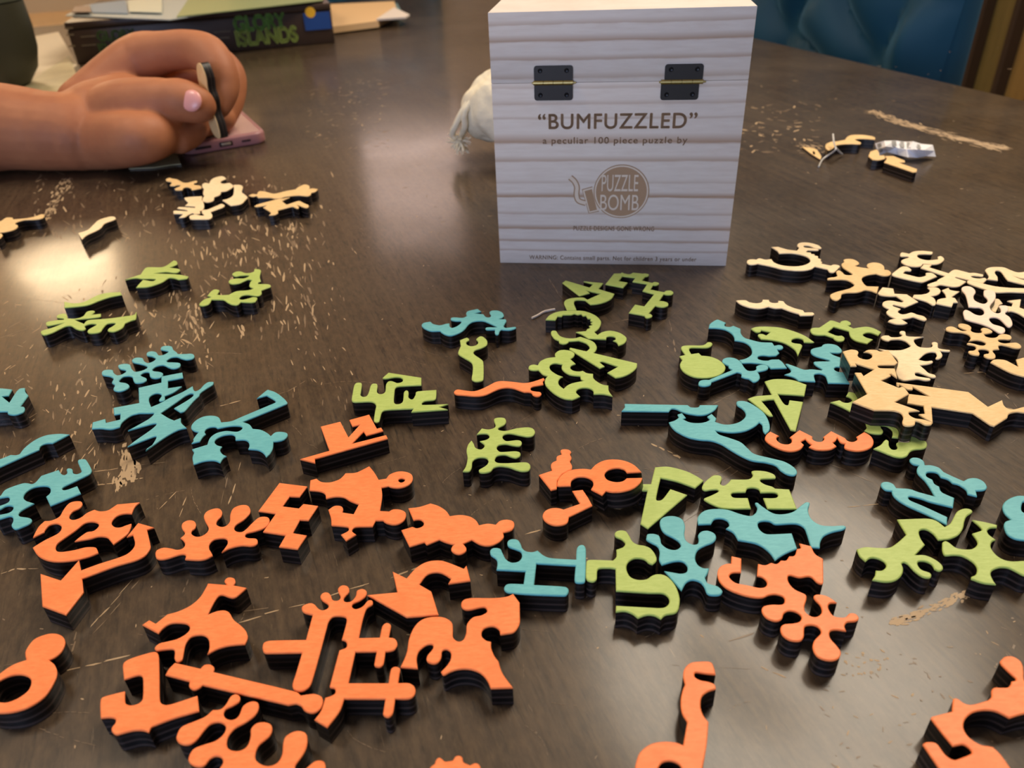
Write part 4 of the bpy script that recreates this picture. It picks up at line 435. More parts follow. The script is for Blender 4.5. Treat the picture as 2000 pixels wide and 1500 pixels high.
('N','bare-wood insect-like piece with many round-tipped legs, below the pinkish splat piece',(0.0075,0,0,1),(((2065,3154,2085,3167,2104,3161,2114,3136,2124,3119,2146,3123,2136,3141,2129,3162,2140,3185,2158,3190,2179,3174,2182,3150,2164,3118,2171,3098,2195,3094,2211,3107,2215,3127,2231,3139,2248,3134,2257,3110,2250,3094,2228,3086,2205,3082,2202,3056,2221,3044,2246,3049,2270,3069,2297,3073,2314,3058,2308,3036,2291,3022,2268,3027,2243,3026,2233,3008,2245,2991,2273,2992,2302,2993,2311,2976,2306,2955,2291,2942,2269,2946,2251,2963,2231,2977,2213,2973,2203,2955,2199,2942,2173,2939,2160,2925,2156,2898,2145,2876,2129,2865,2110,2870,2102,2888,2111,2905,2132,2910,2146,2929,2142,2945,2120,2950,2102,2939,2096,2916,2084,2899,2070,2901,2055,2913,2053,2929,2062,2940,2082,2941,2103,2958,2109,2982,2090,2993,2085,3003,2096,3009,2113,3000,2132,2983,2152,2981,2170,3001,2162,3021,2138,3030,2103,3023,2127,3050,2134,3082,2116,3103,2074,3114,2057,3132),(22,45,77)),)),
('N','bare-wood piece with a V-shaped notch, cut off by the right edge below the insect-like piece',(0.0075,0,0,1),(((2102,2838,2132,2859,2172,2850,2187,2819,2197,2790,2222,2851,2265,2865,2318,2878,2313,2820,2235,2714,2176,2713,2139,2750),(0,4,5,6,10)),)),
('P','pale wood zigzag piece with a pedestal-like foot, below the tan bear-like piece',(0.0075,0,0,1),(((1908,3545,1958,3608,2007,3588,1987,3529,2045,3516,2063,3430,1973,3378,1931,3412,1920,3397,1945,3364,1918,3337,1921,3310,1941,3308,1977,3321,1996,3297,2017,3279,2019,3250,2003,3235,1986,3250,1967,3274,1943,3267,1900,3258,1912,3219,1887,3209,1854,3215,1828,3243,1847,3260,1877,3267,1861,3297,1861,3336,1888,3366,1876,3394,1878,3421,1900,3450,1937,3456,1976,3433,1996,3444,1984,3501,1945,3505,1912,3522),(0,1,2,3,4,5,6,7,9,21,22,25,27,30,36,37)),)),
('G','green stepped piece with small round knobs, closest to the wooden box',(0.0075,0,0,1),(((532,3795,596,3926,633,3923,642,3936,653,3921,680,3908,702,3927,754,3907,766,3909,786,3895,776,3873,761,3870,734,3820,785,3785,797,3796,817,3786,818,3769,801,3754,785,3758,760,3705,827,3666,837,3681,865,3682,874,3657,859,3635,835,3635,821,3646,782,3568,804,3562,822,3542,816,3512,791,3498,766,3506,754,3518,703,3433,714,3428,717,3405,697,3389,683,3394,680,3415,607,3453,652,3540,695,3515,771,3649,717,3693,756,3775,682,3813,706,3861,639,3888,608,3827,654,3803,621,3744),(0,1,2,4,6,7,11,12,13,18,19,20,26,27,33,34,39,40,41,42,43,44,45,46,47,48,49,50,51)),)),
('N','small tan wood lizard-like piece, leftmost and darkest of the far cluster below the hand',(0.0075,0,0,1),(((-2658,6045,-2640,6079,-2606,6053,-2566,6032,-2524,5986,-2480,5939,-2448,5930,-2423,5951,-2392,5972,-2377,5935,-2393,5907,-2375,5870,-2316,5838,-2295,5787,-2321,5762,-2354,5747,-2372,5783,-2413,5822,-2439,5807,-2435,5759,-2479,5760,-2501,5796,-2482,5842,-2484,5876,-2512,5885,-2532,5868,-2569,5883,-2573,5933,-2595,5976,-2636,6001),(0,11,12,20)),)),
('P','pale wood bird-headed piece at the top of the far cluster below the hand',(0.0075,0,0,1),(((-2267,5890,-2279,5961,-2272,6021,-2237,6057,-2204,6052,-2168,5996,-2175,5976,-2190,5938,-2181,5897,-2150,5868,-2115,5878,-2102,5876,-2060,5812,-2057,5763,-2077,5691,-2113,5677,-2103,5611,-2130,5561,-2114,5487,-2139,5451,-2177,5470,-2198,5499,-2212,5563,-2211,5590,-2239,5648,-2269,5764,-2298,5816,-2317,5877,-2305,5910),(0,10,15,17,21,25,27)),)),
('P','pale wood fan-like piece with feathered left edge in the far cluster below the hand',(0.0075,0,0,1),(((-2354,5573,-2316,5586,-2228,5590,-2207,5513,-2167,5434,-2138,5345,-2131,5285,-2144,5271,-2127,5220,-2159,5212,-2184,5235,-2203,5205,-2216,5159,-2250,5151,-2245,5194,-2244,5226,-2318,5240,-2332,5299,-2231,5274,-2243,5300,-2328,5344,-2323,5373,-2201,5340,-2209,5367,-2256,5385,-2289,5394,-2286,5458,-2336,5535),(0,2,3,7,13,15,16,18,20,22,25,26)),)),
('P','pale wood S-shaped hook piece at the front of the far cluster below the hand',(0.0075,0,0,1),(((-2172,5137,-2183,5178,-2164,5200,-2143,5197,-2101,5172,-2081,5174,-2118,5235,-2125,5285,-2093,5293,-2054,5359,-2028,5398,-1997,5368,-1998,5326,-2031,5281,-2059,5239,-2030,5183,-2016,5126,-2032,5096,-2089,5100,-2149,5109),(3,14)),)),
('P','pale wood rounded piece at the right end of the far pale cluster below the hand',(0.0075,0,0,1),(((-2061,5822,-2020,5821,-1993,5802,-1975,5771,-1951,5646,-1876,5527,-1874,5473,-1884,5379,-1946,5349,-2045,5478,-2009,5509,-1996,5579,-2030,5731),(0,4,8,9,12)),)),
('N','long tan wood arm-like piece, rear one of the far pair right of the pale cluster',(0.0075,0,0,1),(((-1875,5558,-1854,5591,-1820,5577,-1821,5642,-1784,5641,-1710,5585,-1678,5576,-1615,5623,-1551,5651,-1538,5706,-1506,5758,-1467,5734,-1449,5674,-1454,5638,-1424,5657,-1380,5637,-1388,5582,-1414,5559,-1411,5513,-1430,5489,-1501,5512,-1587,5497,-1625,5466,-1664,5467,-1705,5490,-1792,5502,-1815,5545,-1835,5530),(0,2,8,13,15,17,23,25)),)),
('N','tan wood branching piece, front one of the far pair right of the pale cluster',(0.0075,0,0,1),(((-1771,5318,-1754,5354,-1686,5409,-1653,5435,-1619,5452,-1593,5458,-1553,5479,-1596,5406,-1541,5317,-1486,5374,-1462,5384,-1416,5330,-1377,5283,-1380,5238,-1405,5249,-1449,5293,-1469,5308,-1442,5258,-1447,5230,-1470,5254,-1494,5273,-1544,5238,-1581,5210,-1566,5160,-1583,5122,-1619,5119,-1616,5166,-1699,5283,-1688,5299,-1684,5327,-1747,5302),(0,4,6,7,8,16,19,22,25,27,28,29)),)),
('N','tan wood crab-like piece with a long thin leg, at the left edge',(0.0075,0,0,1),(((-3580,5243,-3537,5243,-3534,5285,-3527,5314,-3485,5309,-3458,5269,-3382,5278,-3328,5307,-3297,5352,-3263,5317,-3256,5268,-3290,5248,-3366,5246,-3400,5220,-3406,5197,-3395,5173,-3364,5146,-3345,5097,-3352,5053,-3386,5024,-3416,5016,-3457,5015),(4,5,13)),)),
('N','scrap of tan wood piece at the left edge, in front of the crab-like piece',(0.0075,0,0,1),(((-3430,4996,-3409,5004,-3373,4967,-3360,4911,-3373,4891),()),)),
('P','slim pale wood vase-like piece alone on the glare patch of the table',(0.0075,0,0,1),(((-2851,4937,-2812,4987,-2815,5089,-2816,5171,-2775,5225,-2735,5232,-2705,5193,-2713,5158,-2745,5104,-2736,5023,-2746,4968,-2776,4895,-2775,4821,-2813,4878),(0,12)),)),
('N','small tan wood double-arch piece beside the crumpled white label, upper right',(0.0075,0,0,1),(((2589,6136,2621,6197,2676,6245,2721,6248,2802,6281,2854,6365,2909,6407,2983,6402,3041,6357,3058,6307,3035,6254,2968,6288,2915,6296,2877,6280,2895,6186,2867,6146,2811,6162,2745,6166,2681,6143,2621,6066,2576,6026,2572,6074),(4,10,13,14)),)),
('N','small tan wood block piece just in front of the crumpled white label',(0.0075,0,0,1),(((2806,5829,2868,5942,2935,5974,2890,5826,2927,5830,2900,5754,2841,5724,2801,5740),(0,1,3,4,7)),)),
('N','small tan wood pistol-like piece with a long arm, below the crumpled white label',(0.0075,0,0,1),(((2925,5811,2985,5801,3017,5678,3000,5642,2953,5639,3012,5471,2980,5413,2955,5408,2855,5664,2910,5743),(0,1,2,3,4,5,6,7,8,9)),)),
('N','small dull tan wood leaf-like piece with a hole',(0.001875,0,0,0.25),(((2479,6334,2545,6289,2566,6242,2539,6063,2501,5976,2485,6135),(0,4)),((2522,6205,2529,6182,2511,6121,2496,6112,2505,6154),()),)),
]
for args in PIECES: piece(*args)
# ------------------------------------------------------------------ flat print and lettering helpers
def text_mesh(s, w, h, depth=.00012, bold=0, spacing=1.0):
    cu = bpy.data.curves.new('lettering', 'FONT'); cu.body = s; cu.size = 1; cu.extrude = 0; cu.offset = 0; cu.space_character = spacing
    o = bpy.data.objects.new('lettering', cu); COL.objects.link(o); bpy.context.view_layer.update()
    me = bpy.data.meshes.new_from_object(o.evaluated_get(bpy.context.evaluated_depsgraph_get()))
    bpy.data.objects.remove(o); me.materials.clear()
    if bold > .004:                           # heavier strokes: the same outline laid down five times, slightly apart
        VV = [tuple(v.co) for v in me.vertices]; FF = [tuple(p.vertices) for p in me.polygons]; V2 = []; F2 = []
        for q, (dx, dy) in enumerate(((0, 0), (bold, 0), (-bold, 0), (0, bold), (0, -bold))):
            F2 += [tuple(i+len(V2) for i in f) for f in FF]; V2 += [(a+dx, b+dy, c) for a, b, c in VV]
        me = bpy.data.meshes.new('lettering'); me.from_pydata(V2, [], F2)
    xs = [v.co.x for v in me.vertices]; ys = [v.co.y for v in me.vertices]
    x0, x1, y0, y1 = min(xs), max(xs), min(ys), max(ys)
    for v in me.vertices: v.co = ((v.co.x-x0)/(x1-x0)*w, (v.co.y-y0)/(y1-y0)*h, depth)
    me.name = 'lettering'
    return me
def poly(name, pts, m, parent, z=0):
    "flat polygon (counter clockwise 2D points) lifted by z in its parent's frame"
    me = bpy.data.meshes.new(name); tri = tessellate_polygon([[Vector((p[0], p[1], 0)) for p in pts]]); f = []
    for a, b, c in tri:
        A, B, D = (Vector(pts[i][:2]) for i in (a, b, c))
        f.append((a, b, c) if (B-A).cross(D-A) > 0 else (a, c, b))
    me.from_pydata([(p[0], p[1], z) for p in pts], [], f); return obj(name, me, m, parent)
# ------------------------------------------------------------------ wooden puzzle box
BW, BH, BYAW = .1330, .1374, math.radians(-8.33)
BO = Vector((-.0038, .4309, TZ)); BA = Vector((math.cos(BYAW), math.sin(BYAW), 0)); BB = Vector((-BA.y, BA.x, 0))
def face(px, py):
    p = onplane(px, py, BO, BB)-BO; return (p.dot(BA), p.z)
def pine():
    m = mat('pine', srgb(226, 206, 180), .55, .3)
    v = coords(m, 'Object', (1, 1, 1)); sx = N(m, 'ShaderNodeSeparateXYZ'); L(m, v, sx.inputs[0])
    n1 = noise(m, coords(m, 'Object', (5, 5, 22)), 1.6, 2, .5); n2 = noise(m, coords(m, 'Object', (60, 60, 500)), 1, 3, .6)
    a = N(m, 'ShaderNodeMath', operation='MULTIPLY_ADD'); L(m, n1, a.inputs[0]); a.inputs[1].default_value = .0022; L(m, sx.outputs[2], a.inputs[2])
    b = N(m, 'ShaderNodeMath', operation='MULTIPLY_ADD'); L(m, n2, b.inputs[0]); b.inputs[1].default_value = .0012; L(m, a.outputs[0], b.inputs[2])
    mp = N(m, 'ShaderNodeMapRange'); mp.inputs['From Min'].default_value = .0017; mp.inputs['From Max'].default_value = .0017+BH; L(m, b.outputs[0], mp.inputs[0])
    lt = srgb(226, 214, 202); dk = srgb(168, 132, 102); st_ = []
    def mixv(f): return tuple(lt[i]*(1-f)+dk[i]*f for i in range(3))+(1,)
    bands = [(41, 5, .5), (74, 7, .75), (112, 5, .65), (147, 6, .45), (168, 4, .35), (200, 5, .45), (230, 3, .5), (273, 10, .85), (311, 6, .65), (356, 4, .35), (383, 6, 1), (417, 4, .45), (445, 6, .9), (471, 4, .8), (491, 3, .6)]
    cols = []
    for yb, hw, s in bands:
        z = face(1200, yb)[1]; d = hw/505*BH; cols.append((z, d, s))
    cols.sort(); fac = []
    for part in (cols[0::2], cols[1::2]):
        q = [(0, (0, 0, 0, 1))]
        for z, d, v_ in part:
            for zz_, f_ in ((z-d*.9, 0), (z-d*.45, v_), (z+d*1.3, 0)): q.append((max(.001, min(.999, zz_/BH)), (f_, f_, f_, 1)))
        fac.append(ramp(m, q, mp.outputs[0]).outputs[0])
    mx = N(m, 'ShaderNodeMath', operation='MAXIMUM'); L(m, fac[0], mx.inputs[0]); L(m, fac[1], mx.inputs[1])
    r_out = mixc(m, mx.outputs[0], lt, dk)
    c = mixc(m, ramp(m, [(.3, (0, 0, 0, 1)), (.8, (.22, .22, .22, 1))], n2).outputs[0], r_out, dk)
    L(m, c, base(m)); bump(m, n2, .15, .0003); return m
M['pine'] = pine()
bx = empty('puzzle_box', BO+BA*BW/2, BYAW)
tag(bx, 'pale pine wooden box with two dark hinges and engraved lettering on its front', 'box')
zs = face(1200, 160)[1]
obj('box_body', from_bm(box_bm(-BW/2, BW/2, 0, BW, 0, zs-.00004, .0003), 'box_body', 40), M['pine'], bx)
obj('lid', from_bm(box_bm(-BW/2, BW/2, 0, BW, zs+.00004, BH, .0003), 'lid', 40), M['pine'], bx)
M['engraved'] = mat('engraved_brown', srgb(172, 140, 110), .7, .2)
M['engraved_light'] = mat('uncut_pine', srgb(222, 204, 184), .6, .2)
RX = Matrix.Rotation(math.pi/2, 4, 'X')
def onface(me, name, px, py, m, lift=0):
    "puts a mesh drawn in x/y onto the front face, its origin at that point of the face"
    u, z = face(px, py); o = obj(name, me, m, bx); o.matrix_local = Matrix.Translation((u-BW/2, -.00005-lift, z)) @ RX; return o
def facetext(s, x0, y0, x1, y1, m=None, bold=0, spacing=1.0, lift=0, name='engraved_text'):
    a = face(x0, y1); b = face(x1, y0); yl = face(x0, y0)[1]
    me = text_mesh(s, b[0]-a[0], yl-a[1], bold=bold, spacing=spacing)
    o = onface(me, name, x0, y1, m or M['engraved'], lift)
    c = face(x1, y1); ang = math.atan2(c[1]-a[1]-(0), c[0]-a[0]); return o
facetext('\u201cBUMFUZZLED\u201d', 1051, 222, 1363, 253, bold=.022, spacing=1.1)['label'] = 'large engraved title in capitals'
facetext('a peculiar 100 piece puzzle by', 1060, 268, 1343, 285, spacing=1.15, bold=.016)
facetext('PUZZLE DESIGNS GONE WRONG', 1120, 441, 1278, 450, spacing=1.1, bold=.012)
facetext('WARNING: Contains small parts. Not for children 3 years or under', 1034, 498, 1361, 508.5, spacing=1.1, bold=.012)
def f2(c): return face(1020+c[0]*.19, 200+c[1]*.19)
cx, cz = f2((1018, 918)); ex = f2((1305, 918)); RO = ex[0]-cx
def ring_me(ro, ri, z, n=72):
    P = [(ro*math.cos(k*2*math.pi/n), ro*math.sin(k*2*math.pi/n), z) for k in range(n)]
    if ri:
        Q = [(ri*math.cos(k*2*math.pi/n), ri*math.sin(k*2*math.pi/n), z) for k in range(n)]
        F = [(k, (k+1) % n, n+(k+1) % n, n+k) for k in range(n)]; P += Q
    else: F = [tuple(range(n))]
    me = bpy.data.meshes.new('ring'); me.from_pydata(P, [], F); return me
lg = empty('bomb_logo', (0, 0, 0)); lg.parent = bx; lg.matrix_local = Matrix.Translation((cx-BW/2, -.00005, cz)) @ RX
lg['label'] = 'engraved round bomb emblem with a curved fuse'
def l2(c):
    p = f2(c); return (p[0]-cx, p[1]-cz)
def ribbon(pts, wd, z, m, name):
    P = spline([Vector((*l2(p), 0)) for p in pts], 8); A = []; B = []
    for i, p in enumerate(P):
        t = (P[min(i+1, len(P)-1)]-P[max(i-1, 0)]).normalized(); n = Vector((-t.y, t.x, 0))*wd; A.append(p+n); B.append(p-n)
    V = [(p.x, p.y, z) for p in A]+[(p.x, p.y, z) for p in B]; n = len(A)
    me = bpy.data.meshes.new(name); me.from_pydata(V, [], [(n+i, n+i+1, i+1, i) for i in range(n-1)]); return obj(name, me, m, lg)
fz = [(492, 770), (535, 810), (562, 870), (558, 950), (580, 1010), (655, 1036)]
ribbon(fz, .0017, .00004, M['engraved'], 'fuse_outline'); ribbon(fz, .0010, .00008, M['engraved_light'], 'fuse')
poly('neck_outline', [l2(p) for p in ((612, 893), (720, 862), (790, 1122), (682, 1142))][::-1], M['engraved'], lg, .00005)
poly('neck_gap', [l2(p) for p in ((620, 900), (722, 872), (788, 1112), (688, 1134))][::-1], M['engraved_light'], lg, .00009)
poly('neck', [l2(p) for p in ((640, 912), (716, 890), (768, 1102), (694, 1120))][::-1], M['engraved'], lg, .00013)
obj('bomb_outline', ring_me(RO, 0, .00016), M['engraved'], lg)
obj('bomb_gap', ring_me(RO*.965, 0, .00020), M['engraved_light'], lg)
obj('bomb_disc', ring_me(RO*.915, 0, .00024), M['engraved'], lg)
for s, x0, y0, x1, y1 in (('PUZZLE', 815, 742, 1198, 912), ('BOMB', 800, 945, 1202, 1105)):
    facetext(s, 1020+x0*.19, 200+y0*.19, 1020+x1*.19, 200+y1*.19, M['engraved_light'], bold=-.004, lift=.0003, name='logo_lettering')
M['iron'] = mat('blackened_iron', srgb(46, 42, 38), .45, .5, .6)
M['brass'] = mat('worn_brass', srgb(176, 156, 100), .35, .5, .9)
M['screw'] = mat('dark_screw', srgb(14, 14, 20), .4, .5, .4)
def hinge(x0, y0, x1, y1, skew, yb):
    h = empty('hinge', (0, 0, 0)); h.parent = bx
    a = face(x0, y1); b = face(x1, y0); W = b[0]-a[0]; H = b[1]-a[1]; zb = face((x0+x1)/2, yb)[1]-a[1]
    h.matrix_local = Matrix.Translation((a[0]-BW/2, -.00002, a[1])) @ RX
    def leaf(u0, u1, v0, v1):
        bm = box_bm(u0, u1, v0, v1, 0, .0008); es = [e for e in bm.edges if abs((e.verts[0].co-e.verts[1].co).z) > .0005]
        bmesh.ops.bevel(bm, geom=es, offset=.0014, segments=3, affect='EDGES', profile=.5); return from_bm(bm, 'leaf', 40)
    obj('leaf', leaf(skew, W+skew, zb+.0004, H), M['iron'], h); obj('leaf', leaf(0, W, 0, zb-.0004), M['iron'], h)
    K = 4
    for k in range(K):
        u0 = -.0003+(W+.0006+skew)*k/K+.00012; u1 = -.0003+(W+.0006+skew)*(k+1)/K-.00012
        o = obj('knuckle', from_bm(tube_bm([(u0, zb, .0011), (u1, zb, .0011)], .0012, 14), 'knuckle', 40), M['brass'], h)
    obj('hinge_pin', from_bm(tube_bm([(-.0011, zb, .0011), (W+.0016+skew, zb, .0011)], .0005, 10), 'hinge_pin', 40), M['brass'], h)
    for u, v, s in ((.16, .16, 0), (.84, .16, 0), (.16, .86, 1), (.84, .86, 1)):
        bm = lathe_bm([(.0012, 0), (.0012, .00095), (.0009, .00115), (.0003, .0009)], 16)
        o = obj('screw', from_bm(bm, 'screw', 40), M['screw'], h); o.location = (u*W+s*skew, v*H, 0)
hinge(1044, 127, 1119, 196, 0, 161); hinge(1289, 124, 1369, 195, .0015, 159)
# ------------------------------------------------------------------ scratches and chips in the table finish
M['bare'] = mat('bare_scratched_wood', srgb(172, 146, 114), .6, .3)
M['bare2'] = mat('dull_scratch', srgb(118, 98, 77), .45, .4)
sv, sf, dv, df = [], [], [], []
def fleck(V, F, p, ang, ln, wd):
    n = rnd.randint(5, 8); b = len(V); c, s = math.cos(ang), math.sin(ang)
    for k in range(n):
        a = k*2*math.pi/n+rnd.uniform(-.25, .25); r = rnd.uniform(.55, 1.15)
        x, y_ = math.cos(a)*ln*r/2, math.sin(a)*wd*r/2
        V.append((p.x+x*c-y_*s, p.y+x*s+y_*c, TZ+.00005+len(F)*3e-8))
    F.append(tuple(range(b, b+n)))
GA = math.atan2(ED.y, ED.x)
def cluster(x0, y0, x1, y1, n, l0, l1, w0, w1, spread=.25, dull=.45, ang=None, gauss=False):
    for _ in range(n):
        if gauss: px = rnd.gauss((x0+x1)/2, (x1-x0)/4); py = rnd.gauss((y0+y1)/2, (y1-y0)/4)
        else: px, py = rnd.uniform(x0, x1), rnd.uniform(y0, y1)
        p = at(px, py)
        d = math.hypot(p.x, p.y-.0)
        V, F = (dv, df) if rnd.random() < dull else (sv, sf)
        sc = .5+d
        fleck(V, F, p, (GA if ang is None else ang)+rnd.gauss(0, spread), rnd.uniform(l0, l1)*sc, rnd.uniform(w0, w1)*sc)
cluster(330, 420, 620, 660, 210, .005, .020, .0006, .0018, .12, .5)
cluster(60, 330, 330, 470, 90, .004, .018, .0008, .0020, .3, .8)
cluster(380, 340, 660, 520, 100, .004, .018, .0008, .0018, .15, .5)
cluster(190, 540, 420, 720, 150, .003, .013, .0006, .0018, .3)
cluster(100, 700, 260, 960, 80, .003, .010, .0005, .0015, .2)
cluster(0, 560, 200, 900, 80, .003, .010, .0004, .0012, .5)
cluster(560, 480, 700, 800, 50, .003, .008, .0004, .0010, .2)
cluster(600, 150, 760, 290, 110, .002, .008, .0008, .0018, .9, .8)
cluster(1440, 200, 1600, 300, 80, .003, .009, .0008, .0026, 1.2, .6)
cluster(1480, 90, 1990, 460, 60, .0015, .005, .0006, .0012, 1.5, .8)
cluster(700, 300, 960, 560, 40, .0015, .004, .0004, .0010, 1.5, .8)
cluster(0, 900, 2000, 1490, 90, .0008, .003, .0003, .0009, 1.5, .4)
cluster(640, 560, 2000, 1000, 90, .0008, .003, .0003, .0008, 1.5, .4)
cluster(1600, 1180, 2000, 1500, 70, .001, .004, .0004, .0012, 1.2, .75)
cluster(1640, 1270, 1740, 1320, 26, .0010, .0028, .0006, .0016, 1.2, .1)
# the big chip beside the teal key-like piece
cluster(238, 880, 268, 935, 90, .004, .011, .0012, .0026, .12, .05, gauss=True)
cluster(226, 925, 246, 962, 26, .003, .008, .0010, .0020, .12, .05, gauss=True)
def scratch(pts, wd, dull=0, n=None, jag=.5):
    V, F = (dv, df) if dull else (sv, sf); P = [at(*p) for p in pts]
    for a, b in zip(P, P[1:]):
        L_ = (b-a).length; k = max(2, int(L_/.006)); an = math.atan2(b.y-a.y, b.x-a.x)
        for i in range(k):
            if rnd.random() < .12: continue
            q = a.lerp(b, (i+.5)/k); nn = Vector((-(b-a).y, (b-a).x, 0)).normalized(); q = q+nn*rnd.gauss(0, wd*.35)
            fleck(V, F, q, an+rnd.gauss(0, .05), L_/k*rnd.uniform(.9, 1.35), wd*rnd.uniform(1-jag, 1+jag))
for p, wd, d in [
    ([(122, 1311), (200, 1294), (307, 1267)], .0006, 0), ([(467, 1216), (600, 1177), (765, 1127), (900, 1085), (1058, 1034)], .0006, 0),
    ([(176, 1225), (215, 1185), (262, 1130)], .0007, 0), ([(182, 1238), (240, 1175), (272, 1132)], .0006, 1), ([(150, 1232), (142, 1275), (135, 1300)], .0008, 1),
    ([(0, 1122), (30, 1111), (75, 1112)], .0006, 0), 
    
    ([(1272, 865), (1300, 880), (1330, 894)], .0010, 0), ([(185, 922), (232, 915)], .0006, 0), ([(190, 948), (226, 943)], .0008, 0), ([(262, 936), (280, 933)], .0006, 0), ([(262, 910), (330, 902)], .0004, 1),
    ([(1380, 935), (1440, 908)], .0005, 1), ([(1400, 945), (1450, 915)], .0005, 1), ([(1370, 800), (1430, 770), (1450, 760)], .0005, 1), ([(1620, 905), (1700, 940)], .0005, 1),
    ([(1073, 543), (1098, 585)], .0010, 1), ([(1098, 585), (1065, 605)], .0006, 1), ([(1190, 630), (1300, 612)], .0007, 1), ([(1308, 625), (1320, 690)], .0007, 1),
    ([(530, 775), (560, 765), (600, 742)], .0005, 1), ([(425, 795), (470, 783)], .0008, 0), ([(1650, 990), (1720, 985)], .0006, 0), ([(1380, 1270), (1480, 1235)], .0006, 1), ([(1480, 1300), (1535, 1325)], .0005, 0),
    ([(310, 995), (345, 960)], .0006, 0), ([(350, 1010), (365, 970)], .0005, 0), ([(445, 990), (470, 900)], .0005, 0), ([(432, 985), (445, 930)], .0005, 1), ([(370, 1130), (360, 1160)], .0007, 1),
    ([(1840, 640), (1990, 800)], .0005, 1), ([(1880, 730), (1935, 726)], .0006, 0), ([(1720, 700), (1800, 770)], .0006, 1), ([(700, 860), (745, 845)], .0004, 1), ([(0, 660), (60, 640)], .0006, 1), ([(520, 1190), (300, 1205)], .0004, 1)]:
    scratch(p, wd, d)
def streak(pts, hw, n, l0, l1, w0, w1, dull=.3, taper=True):
    P = [at(*p) for p in pts]
    for _ in range(n):
        k = rnd.randrange(len(P)-1); t = rnd.random(); a, b = P[k], P[k+1]; q = a.lerp(b, t)
        nn = Vector((-(b-a).y, (b-a).x, 0)).normalized(); q = q+nn*rnd.gauss(0, hw)
        V, F = (dv, df) if rnd.random() < dull else (sv, sf)
        fleck(V, F, q, math.atan2(b.y-a.y, b.x-a.x)+rnd.gauss(0, .18), rnd.uniform(l0, l1), rnd.uniform(w0, w1))
streak([(1700, 217), (1780, 245), (1880, 272), (1962, 291)], .0036, 420, .004, .013, .0010, .0028, .3)
streak([(1560, 283), (1610, 298)], .004, 30, .004, .010, .001, .002, .4)
streak([(1742, 1218), (1800, 1198), (1888, 1158)], .0008, 150, .0012, .004, .0005, .0012, .15)
streak([(132, 348), (108, 392), (85, 432)], .0030, 110, .004, .012, .0010, .0022, .3)
for _ in range(70):
    px, py = rnd.uniform(0, 2000), rnd.uniform(560, 1490); an = rnd.uniform(0, 6.28); l_ = rnd.uniform(40, 160); cv = rnd.uniform(-.25, .25)
    q = [(px, py)]
    for k in range(4): an += cv; q.append((q[-1][0]+math.cos(an)*l_/4, q[-1][1]+math.sin(an)*l_/8))
    scratch(q, rnd.uniform(.00012, .00028), 1, jag=.3)
for nm, V, F, mm in (('bare_wood_chips', sv, sf, 'bare'), ('faint_scratches', dv, df, 'bare2')):
    me = bpy.data.meshes.new(nm); me.from_pydata(V, [], F); o = obj(nm, me, M[mm], tb); o['kind'] = 'stuff'
# ------------------------------------------------------------------ hand and forearm
def skinmat():
    m = mat('skin', srgb(198, 130, 96), .58, .3)
    b = m.node_tree.nodes['Principled BSDF']; b.inputs['Subsurface Weight'].default_value = .04; b.inputs['Subsurface Radius'].default_value = (.012, .004, .002); b.inputs['Subsurface Scale'].default_value = .5
    n = noise(m, coords(m), 30, 5, .6)
    L(m, mixc(m, n, srgb(188, 124, 84), srgb(148, 88, 62)), base(m)); bump(m, noise(m, coords(m), 160, 3), .15, .0006); return m
M['skin'] = skinmat()
def limb(bm, pts, sub=9):
    "tapered chain of overlapping balls: pts = (px, py, distance, radius)"
    P = [(aty(a, b, y), r) for a, b, y, r in pts]
    C_ = spline([Vector((*p, r)) if 0 else p for p, r in P], sub); rr = []
    for i in range(len(P)-1):
        for j in range(sub): rr.append(P[i][1]+(P[i+1][1]-P[i][1])*j/sub)
    rr.append(P[-1][1])
    for p, r in zip(C_, rr):
        w_ = max(0, min(1, (p.x+.358)/.045)); zm = TZ+.0004+.0122*w_*w_*(3-2*w_)+r
        if p.z < zm: d = p-EYE; p = EYE+d*((zm-EYE.z)/d.z)
        g = bmesh.ops.create_icosphere(bm, subdivisions=3, radius=r, matrix=Matrix.Translation(p))
def blob(name, chains, voxel, m, parent, smooth=6, fac=.5):
    bm = bmesh.new()
    for c in chains: limb(bm, *c) if isinstance(c, tuple) else limb(bm, c)
    me = bpy.data.meshes.new(name); bm.to_mesh(me); bm.free(); o = obj(name, me, m, parent)
    r = o.modifiers.new('r', 'REMESH'); r.mode = 'VOXEL'; r.voxel_size = voxel; r.use_smooth_shade = True
    s = o.modifiers.new('s', 'SMOOTH'); s.iterations = smooth; s.factor = fac; return o
person = empty('person', aty(-60, 330, .70)); tag(person, 'bare forearm and hand of a person reaching in from the left, pinching a puzzle piece', 'person')
pl = person.location.copy()
